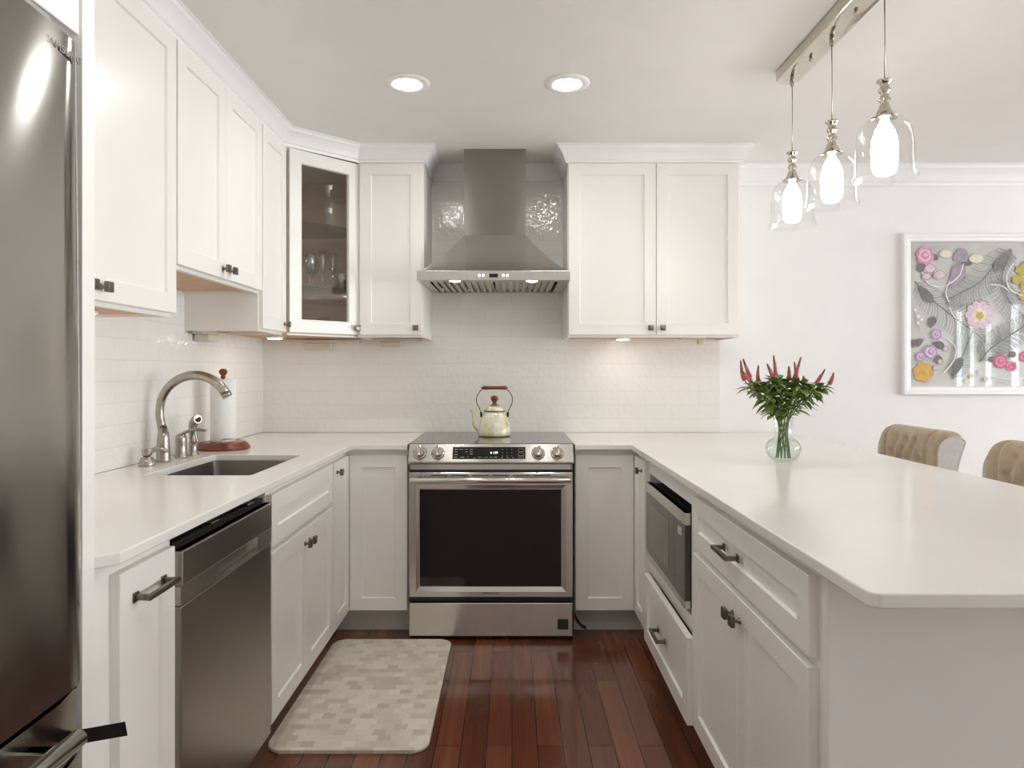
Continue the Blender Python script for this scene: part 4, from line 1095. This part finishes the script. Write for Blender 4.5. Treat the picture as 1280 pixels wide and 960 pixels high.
for rank, i in enumerate(order):
    q = FL[i]; tip = aim(q); a = -PI + 2 * PI * (rank + .5) / len(FL); lean = tip - V
    foot_ = V + Vector((.025 * math.cos(a + 1.2), .025 * math.sin(a + 1.2), .016))
    neck = V + Vector((.0185 * math.cos(a + .15), .0185 * math.sin(a + .15), .150))
    knee = V + Vector((lean.x * .46 + .012 * math.cos(a), q[3] * .9 + .026 * math.sin(a), .245 + .012 * (i % 3)))
    base = tip - Vector(((tip.x - knee.x) * .30 + (.010 if i % 3 == 0 else -.008), (tip.y - knee.y) * .4, (tip.z - knee.z) * .55))
    loc = [p - foot_ for p in smooth_path([foot_, neck, knee, base, tip], 6)]
    sb = BM(); tube(sb, loc[:19], [.0025] * 19, 7)
    sp = loc[18:]; m_ = len(sp)
    bb = BM(); tube(bb, sp, [.0068 * (1 - (j / (m_ - 1)) ** 1.1) + .0016 for j in range(m_)], 8)
    for j in range(64):
        u = (j / 64) ** 1.1 * .58; k_ = min(int(u * (m_ - 1)), m_ - 2); c_ = sp[k_].lerp(sp[k_ + 1], (u * (m_ - 1)) % 1)
        an = j * 2.4; dd = Vector((math.cos(an), math.sin(an), .7)).normalized(); leaf(bb, c_ + dd * .003, dd, .012 * (1 - u * .6), .0028)
    PL.append(dict(q=q, foot=foot_, loc=loc, sp=sp, sb=sb, bb=bb, lb=BM(), tree=tree_of([sb, bb], foot_), leaves=[]))
for j in range(36):
    for i, p in enumerate(PL):
        for attempt in range(5):
            u = .30 + (.40 if abs(p['q'][0] - 980) < 30 else .34) * rnd.random(); c_ = p['loc'][min(int(u * (len(p['loc']) - 1)), len(p['loc']) - 1)]
            an = rnd.random() * 2 * PI; dd = Vector((math.cos(an), math.sin(an), -.5 + 1.5 * rnd.random()))
            t_b = BM(); leaf(t_b, c_ + dd.normalized() * .0024, dd, .036 + .03 * rnd.random(), .009 + .006 * rnd.random())
            tr = tree_of([t_b], p['foot']); mid_ = c_ + p['foot'] + dd.normalized() * .025
            ok = not tr.overlap(VASE_T) and all(not tr.overlap(o_['tree']) for o_ in PL if o_ is not p) and \
                all((mid_ - m2).length > .075 or not tr.overlap(t2) for o_ in PL if o_ is not p for t2, m2 in o_['leaves'])
            if ok:
                p['leaves'].append((tr, mid_)); me_ = bpy.data.meshes.new('leaf'); t_b.to_mesh(me_); p['lb'].from_mesh(me_); bpy.data.meshes.remove(me_)
            t_b.free()
            if ok: break
for p in PL:
    t = thing('flower_stem', p['q'][4], 'flower', p['foot'], 0, 'flower stems in the glass vase')
    obj('stem', p['sb'], STEMG, t); sp = p['sp']
    bl = obj('blossom_spike', p['bb'], PINK, t)
    bm = BM(); tube(bm, [sp[-4], sp[-3], sp[-2], sp[-1], sp[-1] + (sp[-1] - sp[-2]) * .3], [.0050, .0042, .0035, .0028, .001], 8); obj('bud_tip', bm, TIPG, bl, 'brown-green unopened tip')
    for f_ in p['lb'].faces: f_.smooth = True
    obj('leaves', p['lb'], LEAFG, t)

# ------------------------------------------------------------------ kitchen mat
bm = BM(); mx0, mx1, my0, my1 = -.262, .262, -.449, .449
prism(bm, rounded(mx1 - .05, my0 + .05, .05, -90, 0) + rounded(mx1 - .05, my1 - .05, .05, 0, 90) + rounded(mx0 + .05, my1 - .05, .05, 90, 180) + rounded(mx0 + .05, my0 + .05, .05, 180, 270), .0008, .0125, .004)
o = obj('kitchen_mat', bm, MATG); o.location = (-.532, 2.62, 0)
tag(o, 'beige kitchen mat with a woven check pattern on the floor before the sink', 'mat')

# ------------------------------------------------------------------ upholstered counter stools (face the peninsula, -x)
def stool(y0, label):
    t = thing('counter_stool', label, 'stool', (1.80, y0, 0), 0, 'upholstered stools along the peninsula')
    # local x: 0 = inner face of the back, y across (0 = near side), z up
    w = .46; ztop = .962; n, mm = 72, 56
    # profile of the back from low on the inner face, over the roll, down the rear
    def prof(s):
        pts = [(0.0, .55), (0.0, .70), (0.0, .84), (.004, .905), (.020, .942), (.048, .960), (.085, .964), (.112, .957), (.122, .942), (.116, .920), (.100, .86), (.088, .78), (.080, .55)]
        q = s * (len(pts) - 1); i = min(int(q), len(pts) - 2); f_ = q - i
        def cr(k):
            p0, p1, p2, p3 = pts[max(i - 1, 0)][k], pts[i][k], pts[i + 1][k], pts[min(i + 2, len(pts) - 1)][k]
            return .5 * (2 * p1 + (p2 - p0) * f_ + (2 * p0 - 5 * p1 + 4 * p2 - p3) * f_ * f_ + (3 * p1 - p0 - 3 * p2 + p3) * f_ ** 3)
        return cr(0), cr(1)
    bm = BM(); G = []
    bx = []
    for r in range(5):
        zz = .905 - r * .075
        for c_ in range(3 if r % 2 == 0 else 4):
            bx.append((.125 + (0 if r % 2 else .5) * .07 + c_ * .07, zz))
    def dist_seg(p, a, b):
        ab = (b[0] - a[0], b[1] - a[1]); l2 = ab[0] ** 2 + ab[1] ** 2; u = max(0, min(1, ((p[0] - a[0]) * ab[0] + (p[1] - a[1]) * ab[1]) / l2))
        return math.hypot(p[0] - a[0] - u * ab[0], p[1] - a[1] - u * ab[1])
    segs = [(p, q) for p in bx for q in bx if q[1] < p[1] - .01 and q[1] > p[1] - .1 and abs(q[0] - p[0]) < .05]
    segs += [((.072, .5), (.072, .97)), ((w - .072, .5), (w - .072, .97))]
    for i in range(n + 1):
        y = w * i / n; ed = min(y, w - y); row = []
        for j in range(mm + 1):
            x, z = prof(j / mm)
            drop = 0
            er = .055 if y > w / 2 else .030
            if ed < er: drop = er - math.sqrt(max(0, er ** 2 - (er - ed) ** 2))
            k = max(0, min(1, (z - .80) / .12)); z2 = z - drop * k * .75
            x2 = x + (drop * .25 if j < mm * .45 else 0) * (1 if ed < er else 0)
            if j < mm * .42:
                dmp = 0
                for (by, bz) in bx: dmp = max(dmp, .024 * math.exp(-((y - by) ** 2 + (z - bz) ** 2) / (2 * .013 ** 2)))
                for a, b in segs: dmp = max(dmp, .014 * math.exp(-(dist_seg((y, z), a, b) / .0075) ** 2))
                pad = .012 * (1 if .07 < y < w - .07 else .3)
                x2 += dmp - pad * 0
            row.append(bm.verts.new((x2, y, z2)))
        G.append(row)
    for i in range(n):
        for j in range(mm):
            f_ = bm.faces.new((G[i][j], G[i + 1][j], G[i + 1][j + 1], G[i][j + 1])); f_.smooth = True
    for i in range(n): bm.faces.new((G[i][mm], G[i + 1][mm], G[i + 1][0], G[i][0]))
    bm.faces.new(G[-1]); fN = bm.faces.new(list(reversed(G[0])))
    obj('backrest', bm, TAN, t)
    # pale side wings and piping
    for yy, sgn in ((-.0005, -1), (w + .0005, 1)):
        bm = BM(); P = []; er = .055 if sgn > 0 else .030
        for j in range(3, mm - 2):
            x, z = prof(j / mm); k = max(0, min(1, (z - .80) / .12)); P.append((x + (er * .25 if j < mm * .45 else 0), z - er * k * .75 - .001))
        a = [bm.verts.new((x, yy, z)) for x, z in P]; b = [bm.verts.new((x, yy + sgn * .012, z)) for x, z in P]
        for i in range(len(P)): bm.faces.new((a[i], a[(i + 1) % len(P)], b[(i + 1) % len(P)], b[i]))
        bm.faces.new(list(reversed(a))); bm.faces.new(b)
        wg = obj('side_wing', bm, LINEN, t, 'pale grey fabric side')
        bm = BM(); tube(bm, [(x, yy + sgn * .010, z) for x, z in P], .004, 8, up=Vector((0, 1, 0))); obj('piping', bm, LINEN, wg)
    for (by, bz) in bx:
        if bz > .6:
            bm = BM(); lathe(bm, [(.0085, -.003), (.0075, .0), (.004, .002)][::-1] and [(.004, .0215), (.008, .0235), (.0085, .026)], 12, (0, by, bz), 'x'); obj('button', bm, TAN, t)
    bm = BM(); box(bm, -.42, -.004, .01, w - .01, .50, .60, .03, 4); obj('seat', bm, TAN, t, None, math.radians(40))
    bm = BM(); box(bm, -.41, .07, .015, w - .015, .455, .4995, .004); obj('seat_frame', bm, DARKWOOD, t)
    for lx, ly in ((-.39, .035), (-.39, w - .035), (.045, .035), (.045, w - .035)):
        bm = BM(); ox = -.015 if lx < 0 else .02
        vs = [[bm.verts.new((lx + ox * (1 - z / .4545) + a * s_, ly + b * s_, z)) for a, b in ((-1, -1), (1, -1), (1, 1), (-1, 1))] for z, s_ in ((.001, .014), (.4545, .02))]
        for i in range(4): bm.faces.new((vs[0][i], vs[0][(i + 1) % 4], vs[1][(i + 1) % 4], vs[1][i]))
        bm.faces.new(list(reversed(vs[0]))); bm.faces.new(vs[1]); obj('leg', bm, DARKWOOD, t)
    bm = BM(); box(bm, -.398, -.380, .056, w - .056, .18, .205); obj('footrest', bm, DARKWOOD, t)
stool(2.895, 'tan tufted stool at the vase end of the peninsula'); stool(2.145, 'tan tufted stool nearer the open end of the peninsula')

# ------------------------------------------------------------------ framed flower picture
PX0, PX1, PZ0, PZ1 = 2.139, 3.03, 1.093, 1.973
p = thing('framed_picture', 'large white-framed picture of grey feathers and bright flowers on the wall', 'picture', (PX0, BACK - .001, PZ0), 0)
W, H = PX1 - PX0, PZ1 - PZ0; fw = .044; yb = -.030
bm = BM()
def ringp(a, y): return [bm.verts.new(q) for q in ((a, y, a), (W - a, y, a), (W - a, y, H - a), (a, y, H - a))]
R = [ringp(0, 0), ringp(0, yb + .003), ringp(.003, yb), ringp(.018, yb), ringp(.022, yb + .005), ringp(fw - .006, yb + .007), ringp(fw, yb + .014), ringp(fw, 0)]
for a, b in zip(R, R[1:] + R[:1]):
    for i in range(4): bm.faces.new((a[i], a[(i + 1) % 4], b[(i + 1) % 4], b[i]))
obj('frame', bm, TRIMP, p)
bm = BM(); box(bm, fw + .0005, W - fw - .0005, -.008, -.0005, fw + .0005, H - fw - .0005)
art = obj('canvas', bm, mottle(mat('silver_ground', lin((204, 201, 199)), .6), 9, lin((196, 193, 191)), lin((213, 210, 208)), (1, 1, 1), 0, 6), p)
bm = BM(); box(bm, fw + .0005, W - fw - .0005, yb + .0152, yb + .0168, fw + .0005, H - fw - .0005); obj('glazing', bm, GLASS, p)
# the print: coordinates by pixel of the picture area; (u,v) -> local x,z
def pp(x, y): return ((x - 1126) * 3.74 / F * .9985, (463 - y) * 3.74 / F + EYE - PZ0)
INK = {}
def ink(n, c): INK[n] = mottle(mat('ink_' + n, lin(c), .6), 40, lin(tuple(max(0, v - 10) for v in c)), lin(tuple(min(255, v + 8) for v in c))); return INK[n]
for n, c in (('grey', (146, 146, 143)), ('soot', (118, 118, 116)), ('pink', (220, 140, 178)), ('rose', (200, 98, 124)), ('blush', (220, 196, 208)), ('lilac', (178, 150, 196)), ('mauve', (160, 150, 164)), ('gold', (212, 170, 84)), ('olive', (184, 164, 84)), ('cream', (222, 216, 196)), ('dark', (118, 110, 110)), ('white', (232, 232, 230))):
    ink(n, c)
names = list(INK); pm = [INK[n] for n in names]
layer = [0]
def flat(bm, pts, n):
    layer[0] += 1; y = -.0082 - layer[0] * 1.2e-6
    vs = [bm.verts.new((x, y, z)) for x, z in pts]
    try: f_ = bm.faces.new(vs); f_.material_index = names.index(n)
    except ValueError: pass
def blob(bm, cx, cy, r, n, k=14, sy=1.0, wob=.0):
    flat(bm, [pp(cx + r * (1 + wob * math.sin(5 * a)) * math.cos(a), cy + sy * r * (1 + wob * math.sin(5 * a)) * math.sin(a)) for a in [2 * PI * i / k for i in range(k)]], n)
def petal(bm, cx, cy, a, ln, wd, n):
    c_, s_ = math.cos(a), math.sin(a)
    flat(bm, [pp(cx + c_ * ln * u - s_ * wd * v, cy + s_ * ln * u + c_ * wd * v) for u, v in ((0, -.15), (.35, -.8), (.7, -1), (.95, -.5), (1, 0), (.95, .5), (.7, 1), (.35, .8), (0, .15))], n)
def stroke(bm, pts, wd, n):
    P = smooth_path([(x, y, 0) for x, y in pts], 6)
    for a, b in zip(P, P[1:]):
        d_ = (b - a); l_ = d_.length or 1; nx, ny = -d_.y / l_ * wd, d_.x / l_ * wd
        flat(bm, [pp(a.x - nx, a.y - ny), pp(b.x - nx, b.y - ny), pp(b.x + nx, b.y + ny), pp(a.x + nx, a.y + ny)], n)
bm = BM()
def feather(pts, ln, a0, a1, n='grey', dense=46):
    P = smooth_path([(x, y, 0) for x, y in pts], 20); m_ = len(P)
    for i in range(dense):
        u = i / dense; q = P[int(u * (m_ - 1))]; r_n = P[min(int(u * (m_ - 1)) + 1, m_ - 1)]; d_ = (r_n - q)
        if d_.length == 0: continue
        an = math.atan2(d_.y, d_.x); L_ = ln * (math.sin(PI * min(1, .12 + u * .88)) ** .5)
        for s in (-1, 1):
            b = an + s * math.radians(a0 + (a1 - a0) * u); ex, ey = q.x + math.cos(b) * L_, q.y + math.sin(b) * L_
            mx_, my_ = q.x + math.cos(b - s * .25) * L_ * .5, q.y + math.sin(b - s * .25) * L_ * .5
            stroke(bm, [(q.x, q.y), (mx_, my_), (ex, ey)], .36, n)
    stroke(bm, pts, .8, 'soot')
feather([(1142, 352), (1160, 372), (1190, 396), (1222, 420), (1250, 446)], 24, 50, 62)
feather([(1262, 312), (1243, 330), (1224, 352), (1200, 366), (1180, 376)], 24, 50, 62)
feather([(1262, 312), (1250, 350), (1262, 380), (1285, 400), (1304, 414)], 22, 50, 62)
feather([(1188, 474), (1198, 452), (1206, 432), (1218, 404), (1228, 376)], 22, 50, 62)
feather([(1222, 452), (1236, 436), (1262, 418), (1296, 396)], 22, 50, 62)
for x, y in ((1147, 358), (1256, 318), (1188, 470)):
    petal(bm, x, y, {1147: .9, 1256: 2.2, 1188: -1.1}[x], 26, 6, 'soot')
petal(bm, 1186, 360, -1.1, 34, 9, 'mauve'); petal(bm, 1190, 326, -.6, 20, 9, 'mauve'); blob(bm, 1180, 318, 8, 'cream', 12, .6); blob(bm, 1218, 324, 9, 'cream', 12, .6); blob(bm, 1206, 330, 7, 'dark', 10, .45)
stroke(bm, [(1150, 340), (1160, 356), (1178, 358), (1196, 346), (1202, 330)], .7, 'white'); stroke(bm, [(1185, 352), (1180, 366), (1184, 378)], .7, 'white'); stroke(bm, [(1236, 356), (1250, 358), (1260, 366)], .7, 'white'); stroke(bm, [(1184, 384), (1192, 398), (1198, 394)], .7, 'white')
for (x, y, r) in ((1160, 336, 8), (1172, 344, 8), (1156, 346, 6)): blob(bm, x, y, r, 'blush', 12, .8, .1); stroke(bm, [(x - r, y), (x, y - r * .7), (x + r, y), (x, y + r * .7), (x - r, y)], .3, 'dark')
def rose(x, y, r, n, n2):
    for i in range(6): petal(bm, x, y, i * PI / 3 + .3, r * 1.15, r * .52, n)
    blob(bm, x, y, r * .78, n2, 14, 1, .06); blob(bm, x, y, r * .5, n, 12, 1, .08); blob(bm, x + 1, y - 1, r * .26, n2, 10)
    stroke(bm, [(x - r * .5, y), (x, y - r * .5), (x + r * .5, y), (x, y + r * .4), (x - r * .3, y + .1 * r)], .35, 'rose' if n != 'lilac' else 'mauve')
petal(bm, 1154, 328, 2.2, 14, 5, 'dark'); petal(bm, 1160, 318, .6, 12, 4, 'dark')
rose(1154, 320, 10, 'pink', 'blush')
for i in range(10): petal(bm, 1222, 394, i * PI / 5, 18, 5.6, 'blush'); stroke(bm, [(1222, 394), (1222 + 16 * math.cos(i * PI / 5), 394 + 16 * math.sin(i * PI / 5))], .3, 'pink')
for i in range(7): petal(bm, 1222, 394, i * 2 * PI / 7 + .3, 10, 3.5, 'cream')
blob(bm, 1222, 395, 5, 'olive', 12, 1, .2)
for x, y in ((1272, 338), (1276, 346), (1268, 350), (1280, 332), (1284, 344), (1278, 358), (1276, 370), (1288, 352)):
    for i in range(5): petal(bm, x, y, i * 2 * PI / 5 + x, 6, 2.6, 'olive')
    blob(bm, x, y, 1.6, 'gold', 8)
stroke(bm, [(1264, 330), (1256, 346), (1260, 362), (1276, 370)], .8, 'white')
for x, y, a in ((1160, 410, -1.2), (1152, 424, 2.6), (1164, 428, .4), (1166, 442, 1.0), (1148, 428, 3.0)): petal(bm, x, y, a, 15, 5, 'dark')
stroke(bm, [(1142, 390), (1146, 402), (1150, 414), (1158, 424)], .5, 'cream')
for x, y in ((1142, 388), (1146, 396), (1150, 400), (1145, 404)): blob(bm, x, y, 2, 'white', 8)
rose(1168, 418, 6, 'lilac', 'blush'); rose(1161, 440, 8, 'lilac', 'blush'); rose(1148, 446, 5.5, 'lilac', 'blush')
for x, y in ((1180, 436), (1173, 452), (1167, 460)): blob(bm, x, y, 3.6, 'mauve', 12); blob(bm, x, y, 2.6, 'blush', 10)
stroke(bm, [(1180, 422), (1192, 434), (1190, 450), (1178, 466)], .7, 'white')
for i in range(6): petal(bm, 1152, 465, i * PI / 3 + .2, 13, 5.6, 'gold')
blob(bm, 1152, 465, 3, 'olive', 10)
petal(bm, 1244, 448, 3.0, 12, 4, 'dark'); petal(bm, 1258, 446, -.5, 10, 4, 'dark')
rose(1248, 452, 8, 'rose', 'pink'); rose(1262, 458, 6, 'pink', 'rose'); rose(1278, 446, 6, 'rose', 'pink'); rose(1292, 456, 8, 'rose', 'pink')
stroke(bm, [(1236, 470), (1256, 474), (1276, 472), (1300, 462)], .6, 'white')
for x, y in ((1212, 470), (1222, 466), (1230, 474), (1206, 476)): blob(bm, x, y, 3.4, 'cream', 10, .8, .1)
obj('print', bm, pm, art)
